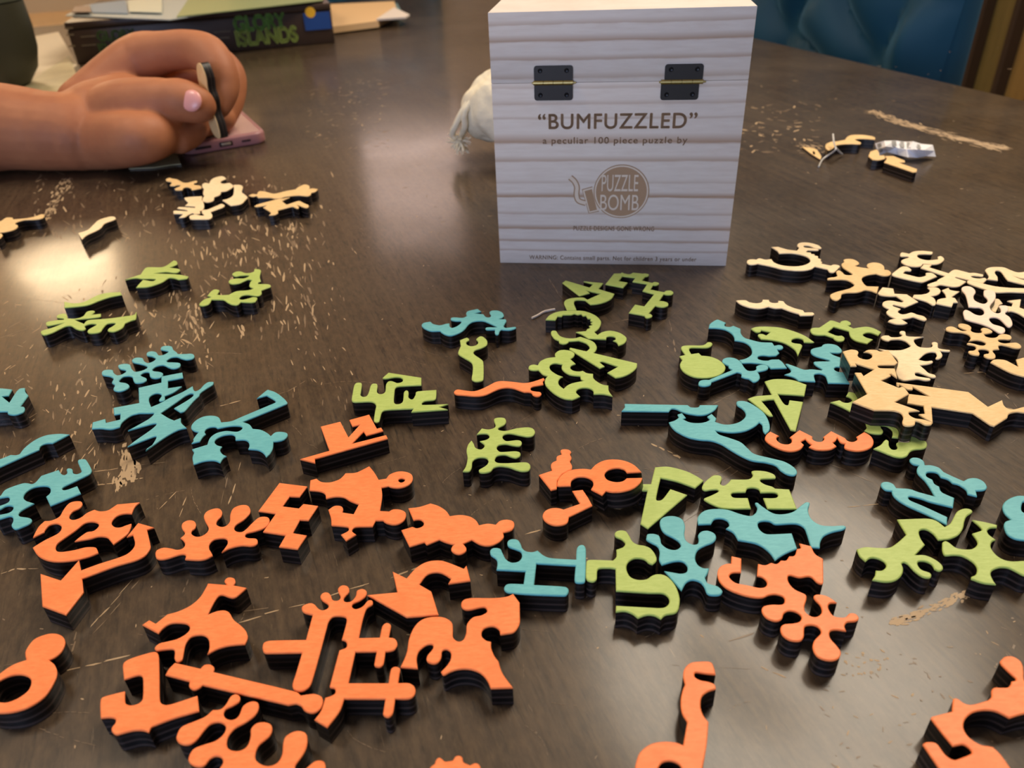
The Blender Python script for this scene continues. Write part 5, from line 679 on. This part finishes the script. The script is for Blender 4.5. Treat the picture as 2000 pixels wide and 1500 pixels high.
arm = blob('hand_and_forearm', [
    [(-760, 268, .865, .050), (-600, 266, .835, .048), (-420, 262, .80, .046), (-260, 256, .77, .043), (-120, 252, .745, .040), (0, 248, .725, .036), (90, 256, .71, .0325), (150, 258, .70, .031)],
    [(150, 258, .70, .031), (200, 235, .695, .033), (250, 215, .70, .030)],
    [(150, 262, .705, .030), (215, 272, .70, .0245), (285, 268, .705, .0200), (335, 250, .712, .0165), (365, 232, .716, .0130)],
    [(180, 215, .71, .029), (225, 166, .725, .026), (272, 120, .735, .0225), (300, 108, .74, .0200)],
    [(210, 235, .72, .030), (280, 200, .745, .030), (330, 180, .77, .024)],
    [(240, 180, .73, .024), (290, 150, .745, .022), (330, 130, .76, .018)],
    [(322, 128, .758, .017), (350, 140, .756, .016), (385, 148, .754, .013)],
    [(350, 205, .720, .022), (372, 225, .718, .018), (372, 245, .722, .014)],
    # thumb
    [(200, 232, .685, .026), (250, 212, .672, .0240), (300, 200, .665, .0195), (330, 196, .662, .0168), (352, 196, .661, .0172), (378, 202, .662, .0158), (388, 205, .663, .0140)],
    # index finger over the top
    [(282, 112, .733, .0205), (325, 101, .726, .0168), (372, 97, .718, .0160), (406, 107, .708, .0166), (430, 138, .696, .0142), (436, 172, .690, .0132), (424, 205, .682, .0115)],
    # middle finger just behind it
    [(300, 118, .765, .0200), (360, 106, .772, .0165), (414, 117, .770, .0158), (448, 146, .760, .0146), (450, 190, .745, .0130), (434, 232, .727, .0118)],
    # ring finger
    [(300, 140, .79, .0190), (370, 140, .79, .0160), (420, 165, .785, .0145), (428, 205, .770, .0132), (400, 240, .752, .0120)],
    # little finger
    [(280, 190, .78, .0185), (340, 205, .785, .0145), (385, 225, .775, .0125), (375, 258, .755, .0115), (350, 275, .742, .0108)],
], .0017, M['skin'], person, 4, .5)
arm.matrix_parent_inverse = Matrix.Translation(-pl)
P = [aty(-420, 262, .80), aty(-600, 266, .835), aty(-760, 268, .87), aty(-900, 300, .90)]
for q in P: q.z = max(q.z, TZ+.076)
P[3].z += .04
o = obj('sleeve', from_bm(tube_bm(spline(P, 6), [.058+.0006*k for k in range(19)], 32), 'sleeve', 60), mat('dark_olive_knit', srgb(58, 60, 48), .9, .1), person); o.matrix_parent_inverse = Matrix.Translation(-pl)
nl = mat('thumbnail', srgb(226, 158, 150), .3, .5)
bm = bmesh.new(); bmesh.ops.create_uvsphere(bm, u_segments=20, v_segments=12, radius=1)
nail = obj('thumbnail', from_bm(bm, 'thumbnail', 60), nl, person); 
p = aty(374, 197, .6475); nail.matrix_parent_inverse = Matrix.Translation(-pl)
nail.location = p; nail.scale = (.0090, .0032, .0085); nail.rotation_euler = (math.radians(-25), 0, math.radians(-12))
# held puzzle piece (seen on edge)
def held():
    c = aty(413, 196, .672); up = (aty(402, 140, .672)-aty(428, 250, .672)).normalized()
    view = (c-EYE).normalized(); side = view.cross(up).normalized(); fw = up.cross(side)
    nrm = (side*-.93+fw*-.37).normalized()      # pale face turned to the left, dark edge to the viewer
    ex_ = up; ey_ = nrm.cross(ex_).normalized()
    R = Matrix((ex_, ey_, nrm)).transposed().to_4x4(); R.translation = c-nrm*PT/2
    P = [(-.0290, -.011), (-.0285, .004), (-.020, .011), (-.010, .008), (-.006, .002), (0, .001), (.004, .008), (.012, .012), (.022, .010), (.0285, .004), (.029, -.006), (.020, -.012), (.010, -.009), (.002, -.012), (-.008, -.009), (-.018, -.013)]
    P = [Vector((p[0], p[1]*.72)) for p in P][::-1]
    Q = [p.to_2d() for p in spline([p.to_3d() for p in P], 5, True)]
    if area2(Q) < 0: Q.reverse()
    r = empty('puzzle_piece', (0, 0, 0)); r.matrix_world = R
    tag(r, 'puzzle piece held upright between thumb and finger, its pale face turned left', 'puzzle piece', 'bare wood puzzle pieces')
    mk('plywood_core', slab([Q], 0, PT-.0009, top=False), M['ply'], r); mk('veneer_face', slab([Q], PT-.0007, PT, bottom=False, bev=.0003), M['N'], r)
held()
# ------------------------------------------------------------------ phone
G1 = at(524, 279); wd_ = (at(380, 303)-G1); wd_.z = 0; wd_.normalize(); ln_ = Vector((-wd_.y, wd_.x, 0)); 
if ln_.y < 0: ln_ = -ln_
ph = empty('phone', G1); ph.matrix_world = Matrix((-wd_, ln_, Vector((0, 0, 1)))).transposed().to_4x4() @ Matrix.Identity(4); ph.location = G1
tag(ph, 'phone in a dusty pink case lying face down under the hand', 'phone')
bm = box_bm(-.0745, 0, 0, .148, 0, .0105); es = [e for e in bm.edges if abs((e.verts[0].co-e.verts[1].co).z) > .005]
bmesh.ops.bevel(bm, geom=es, offset=.011, segments=6, affect='EDGES', profile=.5)
bmesh.ops.bevel(bm, geom=[e for e in bm.edges if abs((e.verts[0].co-e.verts[1].co).z) < .001 and len(e.link_faces) == 2 and e.calc_face_angle(0) > 1], offset=.0022, segments=3, affect='EDGES', profile=.5)
obj('phone_case', from_bm(bm, 'phone_case', 35), mat('pink_case', srgb(164, 112, 112), .38, .5), ph)
obj('back_panel', from_bm(box_bm(-.070, -.0045, .0045, .1435, .0100, .0108, .0003, 1), 'back_panel', 35), mat('pink_glass', srgb(196, 158, 156), .18, .6), ph)
pm_ = mat('port_metal', srgb(196, 180, 160), .3, .5, .6); dm = mat('port_dark', srgb(40, 22, 24), .5)
for u, w2, h2, mm, nm in ((-.0372, .0058, .0021, dm, 'port_surround'), (-.0372, .0042, .0011, pm_, 'charging_port'), (-.0572, .0070, .0012, dm, 'speaker_slot'), (-.0190, .0040, .0009, dm, 'microphone_slot')):
    obj(nm, from_bm(box_bm(u-w2, u+w2, -.0006 if mm is not pm_ else -.0009, .0002, .0052-h2, .0052+h2, .0004), nm, 35), mm, ph)
# scrap of thin film under the heel of the hand
def sheet(name, pxs, z, m, th=.0006, label=None, cat=None, parent=None):
    "thin sheet lying flat: outline given by points of its top"
    P = [at(a, b, z) for a, b in pxs]; c = sum(P, Vector())/len(P); c.z = TZ+z-th
    Q = [Vector((p.x-c.x, p.y-c.y)) for p in P]
    if area2(Q) < 0: Q.reverse()
    o = mk(name, slab([Q], 0, th), m, None); o.location = c
    if label: tag(o, label, cat)
    return o
sheet('paper_scrap', [(252, 329), (300, 314), (333, 299), (347, 303), (353, 320), (338, 321), (300, 327)], .0010, mat('pale_film', srgb(176, 164, 124), .25, .5), .0006, 'small pale translucent scrap lying under the heel of the hand', 'paper')
# ------------------------------------------------------------------ game box with printed side
A = at(152, 127); B = at(655, 84); gd = (B-A); GL = gd.length; gd.normalize(); gn = Vector((-gd.y, gd.x, 0))
GH = .056
gb = empty('board_game_box', A); gb.rotation_euler = (0, 0, math.atan2(gd.y, gd.x))
tag(gb, 'flat dark brown board game box with green title lettering on its side', 'box')
gm = mat('printed_dark_brown', srgb(62, 46, 36), .42)
L(gm, mixc(gm, noise(gm, coords(gm), 14, 4), srgb(70, 52, 40), srgb(52, 38, 30)), base(gm))
obj('box_base', from_bm(box_bm(0, GL, 0, .30, 0, .046, .002), 'box_base', 40), gm, gb)
obj('box_lid', from_bm(box_bm(-.001, GL+.001, -.0012, .301, .0465, GH, .0022), 'box_lid', 40), gm, gb)
def gf(px, py):
    p = onplane(px, py, A-gn*.0013, gn)-A; return (p.dot(gd), p.z)
def gtext(s, x0, y0, x1, y1, m, bold=.02, name='title_lettering'):
    a = gf(x0, y1); b = gf(x1, y0); c = gf(x0, y0)
    o = obj(name, text_mesh(s, b[0]-a[0], c[1]-a[1], bold=bold), m, gb)
    o.matrix_local = Matrix.Translation((a[0], -.0014, a[1])) @ RX; return o
g1 = mat('title_green', srgb(96, 142, 52), .5); g2 = mat('title_lime', srgb(152, 168, 72), .5); g3 = mat('faded_green', srgb(70, 92, 44), .5)
gtext('GLORY', 459, 31, 556, 64, g1, .05); gtext('ISLANDS', 464, 58, 580, 92, g2, .05)
gtext('GLORY', 192, 60, 262, 82, g3, .05); gtext('ISLANDS', 196, 84, 262, 106, g3, .05)
def gquad(name, x0, y0, x1, y1, m, d=.0015):
    a = gf(x0, y1); b = gf(x1, y0); o = poly(name, [(a[0], a[1]), (b[0], a[1]), (b[0], b[1]), (a[0], b[1])], m, gb, 0); o.matrix_local = Matrix.Translation((0, -d, 0)) @ RX; return o
gquad('blue_emblem', 597, 22, 643, 60, mat('emblem_blue', srgb(36, 72, 134), .4))
a = gf(606, 24); b = gf(616, 24); o = obj('yellow_sun', ring_me((b[0]-a[0])*1.0, 0, 0, 32), mat('emblem_yellow', srgb(240, 180, 40), .4), gb); o.matrix_local = Matrix.Translation((a[0], -.0017, a[1])) @ RX
pale = mat('small_print', srgb(120, 106, 84), .5)
for x0, y0, x1, y1 in ((126, 53, 142, 57), (130, 66, 144, 70), (134, 88, 146, 92), (158, 69, 186, 73), (160, 86, 188, 90), (418, 60, 450, 64), (424, 72, 448, 76)):
    gquad('small_print_line', x0, y0, x1, y1, pale)
zt = GH+.0008
def lay(name, pxs, z, col, th, label, cat='paper', rough=.35):
    return sheet(name, pxs, z, mat(name+'_print', srgb(*col), rough), th, label, cat)
lay('map_sheet', [(128, 30), (330, 38), (480, 14), (455, -22), (165, 10)], zt+.0015, (176, 182, 178), .0014, 'pale grey glossy map sheet on the left half of the board game box')
lay('map_sheet', [(345, 32), (630, 0), (640, -22), (380, -20)], zt+.0032, (150, 158, 110), .0014, 'olive and yellow map sheet on the right half of the board game box')
lay('score_sheet', [(180, 24), (250, 26), (244, 0), (176, 8)], zt+.0032, (128, 150, 170), .0012, 'small blue-grey sheet on top of the pale map sheet')
lay('score_sheet', [(252, 22), (316, 24), (316, -6), (250, 0)], zt+.0048, (206, 206, 186), .0012, 'small off-white sheet beside the blue-grey one on the game box')
lay('score_sheet', [(140, 23), (178, 23), (174, 10), (146, 13)], zt+.0062, (138, 118, 106), .0012, 'small brown-grey sheet at the left end of the game box')
# ------------------------------------------------------------------ behind: papers, tray, bowl
lay('cloth_napkin', [(-60, 95), (114, 62), (136, 100), (150, 126), (60, 210), (-60, 210)], .0012, (206, 190, 164), .0012, 'beige cloth napkin on the table left of the board game box', 'cloth', .8)
mb = lay('map_board', [(135, 108), (158, 168), (140, 200), (50, 200), (36, 172)], .0038, (160, 148, 108), .0024, 'folded olive map board lying on the beige napkin', 'board')
L(mb.data.materials[0], mixc(mb.data.materials[0], noise(mb.data.materials[0], coords(mb.data.materials[0]), 30, 3), srgb(196, 184, 148), srgb(116, 106, 66)), base(mb.data.materials[0]))
def block(name, px, py, w_, d_, h_, rz, col, label, cat, z=0):
    o = obj(name, from_bm(box_bm(-w_/2, w_/2, 0, d_, 0, h_, .0015), name, 40), mat(name+'_card', srgb(*col), .6)); o.location = at(px, py, z); o.rotation_euler = (0, 0, rz); return tag(o, label, cat)
sb = empty('sideboard', st(2.35, -.42, -TZ), ANG); tag(sb, 'low pale sideboard beyond the far left end of the table', 'cabinet')
cr = mat('cream_paint', srgb(206, 186, 164), .6)
obj('cabinet_body', from_bm(box_bm(-.55, .55, .012, .40, .06, .66, .004), 'cabinet_body', 40), cr, sb)
obj('cabinet_top', from_bm(box_bm(-.57, .57, -.01, .42, .661, .69, .004), 'cabinet_top', 40), mat('tan_wood_top', srgb(160, 128, 88), .45), sb)
for k in range(3):
    d_ = obj('drawer', from_bm(box_bm(-.53+k*.355, -.53+k*.355+.345, 0, .0115, .40, .64, .003), 'drawer', 40), cr, sb)
    h_ = obj('drawer_handle', from_bm(box_bm(-.05, .05, -.018, 0, -.010, .010, .004), 'drawer_handle', 40), mat('brown_pull', srgb(104, 76, 60), .5), d_); h_.location = (-.53+k*.355+.17, 0, .53)
for x in (-.5, .5):
    for y_ in (.05, .36): obj('leg', from_bm(box_bm(x-.02, x+.02, y_-.02, y_+.02, 0, .06, .002, 1), 'leg', 40), M['dark_wood'], sb)
tr = empty('instruction_booklet', (0, 0, 0)); tag(tr, 'tan booklet with grey-blue cover lying right of the board game box', 'booklet')
def slabpts(name, pxs, z0, z1, m, parent):
    P = [at(a, b, z1) for a, b in pxs]; Q = [Vector((p.x, p.y)) for p in P]
    if area2(Q) < 0: Q.reverse()
    return mk(name, slab([Q], TZ+z0, TZ+z1), m, parent)
slabpts('cover', [(655, 57), (745, 45), (790, 33), (776, 6), (650, 12)], .0003, .0022, mat('cover_blue', srgb(116, 140, 142), .4), tr)
slabpts('pages', [(650, 52), (738, 41), (776, 22), (770, 2), (645, 8)], .0023, .012, mat('page_tan', srgb(214, 176, 130), .6), tr)
o = slabpts('folded_corner', [(735, 37), (792, 33), (800, 28), (782, 20), (770, 14)], .0122, .0150, mat('corner_white', srgb(214, 200, 190), .6), tr)
bw = empty('lidded_bowl', at(-12, 176)); tag(bw, 'dark olive rounded bowl with a lid at the upper left edge', 'bowl')
om = mat('dark_olive', srgb(52, 50, 36), .45)
obj('bowl', from_bm(lathe_bm([(.030, 0), (.045, .006), (.058, .022), (.065, .045), (.0672, .07), (.0665, .098)], 56), 'bowl', 50), om, bw)
obj('lid', from_bm(lathe_bm([(.0662, .0995), (.0655, .115), (.058, .145), (.040, .170), (.010, .178)], 56), 'lid', 50), mat('dark_olive_lid', srgb(66, 68, 54), .45), bw)
# ------------------------------------------------------------------ drawstring bag behind the box
M['cotton'] = mat('cream_cotton', srgb(232, 220, 192), .9, .1)
bump(M['cotton'], noise(M['cotton'], coords(M['cotton']), 60, 3), .5, .003)
bg_ = empty('drawstring_bag', at(975, 262)); tag(bg_, 'cream cotton drawstring bag lying behind the wooden box, its cord hanging out on the left', 'bag')
bl = bg_.location.copy()
b1 = blob('bag_body', [[(1040, 205, .67, .030), (995, 212, .66, .029), (966, 220, .655, .023)], [(962, 218, .655, .025), (945, 208, .65, .016), (930, 206, .648, .011)],
    [(955, 200, .655, .018), (956, 170, .655, .014), (962, 148, .655, .0075)], [(975, 200, .65, .018), (978, 165, .65, .015), (975, 145, .65, .008)], [(950, 235, .65, .014), (975, 245, .65, .014)]], .0022, M['cotton'], bg_, 4)
b1.matrix_parent_inverse = Matrix.Translation(-bl)
tx = bpy.data.textures.new('folds', 'CLOUDS'); tx.noise_scale = .03; tx.noise_depth = 3
dp = b1.modifiers.new('d', 'DISPLACE'); dp.texture = tx; dp.strength = .010; dp.mid_level = .55; dp.texture_coords = 'GLOBAL'
for q in ([(950, 178, .645), (925, 188, .640), (905, 215, .635), (890, 245, .635), (884, 262, .640), (892, 276, .645)],
          [(950, 180, .640), (928, 192, .635), (908, 218, .630), (908, 245, .632), (902, 262, .640), (896, 274, .645)]):
    P = spline([aty(*p) for p in q], 5); o = obj('drawcord', from_bm(tube_bm(P, .0027, 8), 'drawcord', 60), M['cotton'], bg_); o.matrix_parent_inverse = Matrix.Translation(-bl)
bm = bmesh.new(); c0 = aty(898, 278, .640)
for k in range(90):
    a = rnd.uniform(0, 6.28); d = Vector((math.cos(a)*rnd.uniform(.3, 1), math.sin(a)*.5, rnd.uniform(-.9, .9))).normalized(); l_ = rnd.uniform(.005, .0125)
    e = c0+d*l_; e.z = max(e.z, TZ+.0012); mid = c0.lerp(e, .5)+Vector((rnd.uniform(-.002, .002), 0, rnd.uniform(-.001, .002)))
    tube_bm([c0, mid, e], [.0011, .0008, .0003], 5, bm)
o = obj('frayed_end', from_bm(bm, 'frayed_end', 60), M['cotton'], bg_); o['kind'] = 'stuff'; o.matrix_parent_inverse = Matrix.Translation(-bl)
# ------------------------------------------------------------------ crumpled label with its plastic fastener, loose thread
lb = empty('barcode_label', at(1770, 306)); tag(lb, 'crumpled white printed label strip lying on the table at the upper right', 'label')
ll = lb.location.copy()
tops = [(1709, 280), (1727, 275), (1748, 274.5), (1770, 277), (1784, 276), (1800, 281), (1822, 283)]
bots = [(1716, 305), (1732, 297), (1752, 302), (1772, 307), (1793, 308), (1810, 305), (1828, 306)]
zz = [.004, .009, .006, .004, .009, .006, .005]; V = []; F = []; n = len(tops)
for k in range(n): V.append(at(*tops[k], zz[k]+.004)-ll)
for k in range(n): V.append(at((tops[k][0]+bots[k][0])/2, (tops[k][1]+bots[k][1])/2, zz[k]+(.004 if k % 2 else .001))-ll)
for k in range(n): V.append(at(*bots[k], .002+.002*(k % 2))-ll)
for r_ in range(2):
    for k in range(n-1): F.append((r_*n+n+k, r_*n+n+k+1, r_*n+k+1, r_*n+k))
me = bpy.data.meshes.new('label_strip'); me.from_pydata(V, [], F); o = obj('label_strip', me, mat('white_label', srgb(236, 234, 236), .5), lb)
so = o.modifiers.new('t', 'SOLIDIFY'); so.thickness = .0004
inkm = mat('grey_print', srgb(150, 148, 146), .6)
def lerpstrip(u, v):
    k = min(n-2, int(u*(n-1))); f = u*(n-1)-k; g = lambda r, c: V[r*n+c]
    r_ = 0 if v < .5 else 1; w_ = (v-.5*r_)*2
    return (g(r_, k)*(1-f)+g(r_, k+1)*f)*(1-w_)+(g(r_+1, k)*(1-f)+g(r_+1, k+1)*f)*w_+Vector((0, -.0003, .0008))
for u0, u1, v0, v1 in ((.02, .09, .15, .45), (.02, .09, .52, .85), (.27, .34, .08, .46), (.40, .46, .08, .46), (.50, .57, .10, .46), (.71, .77, .2, .47)):
    me = bpy.data.meshes.new('print_block'); me.from_pydata([lerpstrip(u0, v1), lerpstrip(u1, v1), lerpstrip(u1, v0), lerpstrip(u0, v0)], [], [(0, 1, 2, 3)]); obj('print_block', me, inkm, lb)
fs = empty('plastic_fastener', at(1625, 300)); tag(fs, 'thin clear plastic tag fastener looped over the small wood double-arch piece', 'fastener')
fl_ = fs.location.copy(); cm = mat('clear_plastic', srgb(190, 186, 180), .25, .5)
for q in ([(1627, 262, .016), (1629, 280, .012), (1632, 292, .010), (1618, 303, .004), (1606, 312, .002), (1599, 326, .001)], [(1632, 288, .011), (1639, 296, .006), (1645, 301, .002)]):
    P = spline([at(*p)-fl_ for p in q], 5); obj('strand', from_bm(tube_bm(P, .0007, 6), 'strand', 60), cm, fs)
P = spline([at(*p, .0009) for p in ((1039, 621), (1050, 616), (1062, 609), (1074, 606), (1084, 604))], 5); c = P[len(P)//2].copy()
o = obj('loose_thread', from_bm(tube_bm([p-c for p in P], .0006, 6), 'loose_thread', 60), mat('white_thread', srgb(226, 210, 196), .7)); o.location = c; tag(o, 'short loose white thread lying left of the green toothed ring', 'thread')
# ------------------------------------------------------------------ teal tufted chairs
vel = mat('teal_velvet', srgb(24, 74, 96), .6, .35); vel.node_tree.nodes['Principled BSDF'].inputs['Sheen Weight'].default_value = .45
vel.node_tree.nodes['Principled BSDF'].inputs['Sheen Tint'].default_value = srgb(120, 170, 190); vel.node_tree.nodes['Principled BSDF'].inputs['Sheen Roughness'].default_value = .4
def chair(loc, rz, w0, w1, top, label, shift=0):
    "local frame: x across, +y towards the table, z from the floor"
    ch = empty('dining_chair', loc, rz); tag(ch, label, 'chair', 'teal tufted chairs around the table')
    bm = bmesh.new(); NX, NZ = 72, 72; G = []
    z0 = .44
    for j in range(NZ+1):
        v = j/NZ; z = z0+(top-z0)*v; row = []
        for i in range(NX+1):
            u = i/NX; x = -w0+(w0+w1+(z-.75)*.18*0)*u; x = -w0*(1+(z-.75)*.35*(1)) + (w0*(1+(z-.75)*.35)+w1)*u
            fx = x/.078+.22*math.sin(z*31+x*9); fz = (z-.74)/.085+.25*math.sin(x*27)
            a = abs(((fx+fz) % 2)-1); b = abs(((fx-fz) % 2)-1)           # diamond tufting
            d = .030*(1-(1-min(a, 1))**6*.75)*(1-(1-min(b, 1))**6*.75)
            da = ((fx+fz)/2) % 1; db = ((fx-fz)/2) % 1
            d = .036*(math.sin(math.pi*da)**.75)*(math.sin(math.pi*db)**.75)
            e = min(1, min(u, 1-u)*14, min(v, 1-v)*14); d = d*e+.02*math.sqrt(e)
            row.append(bm.verts.new((x, d, z)))
        G.append(row)
    for j in range(NZ):
        for i in range(NX): bm.faces.new((G[j][i], G[j+1][i], G[j+1][i+1], G[j][i+1]))
    o = obj('backrest', from_bm(bm, 'backrest', 60), vel, ch)
    bs = box_bm(-w0*.98, w1, -.05, 0, z0, top, .012); obj('back_shell', from_bm(bs, 'back_shell', 40), vel, ch)
    obj('seat', from_bm(box_bm(-w0, w1, .03, .42, .38, .47, .02, 3), 'seat', 40), vel, ch)
    for x in (-w0+.03, w1-.03):
        for y_ in (-.01, .38): obj('leg', from_bm(box_bm(x-.017, x+.017, y_-.017, y_+.017, 0, .38, .003, 1), 'leg', 40), M['dark_wood'], ch)
    return ch
pc = st(0, T1+.13); q1 = onplane(1862, 168, pc, EN); q2 = onplane(1930, 0, pc, EN)
sa = (q1-pc).dot(ED); print('chair near edge s', sa, 'z', q1.z, 'upper', (q2-pc).dot(ED), q2.z)
mid = st(sa+.325, T1+.17); mid.z = 0
chair(mid, math.atan2(ED.y, ED.x), .27, .27, 1.12, 'teal velvet tufted chair at the right side of the table')
me_ = st(S1+.16, .32); me_.z = 0
chair(me_, math.atan2(ED.x, -ED.y), .24, .24, 1.06, 'teal velvet tufted chair beyond the far end of the table')
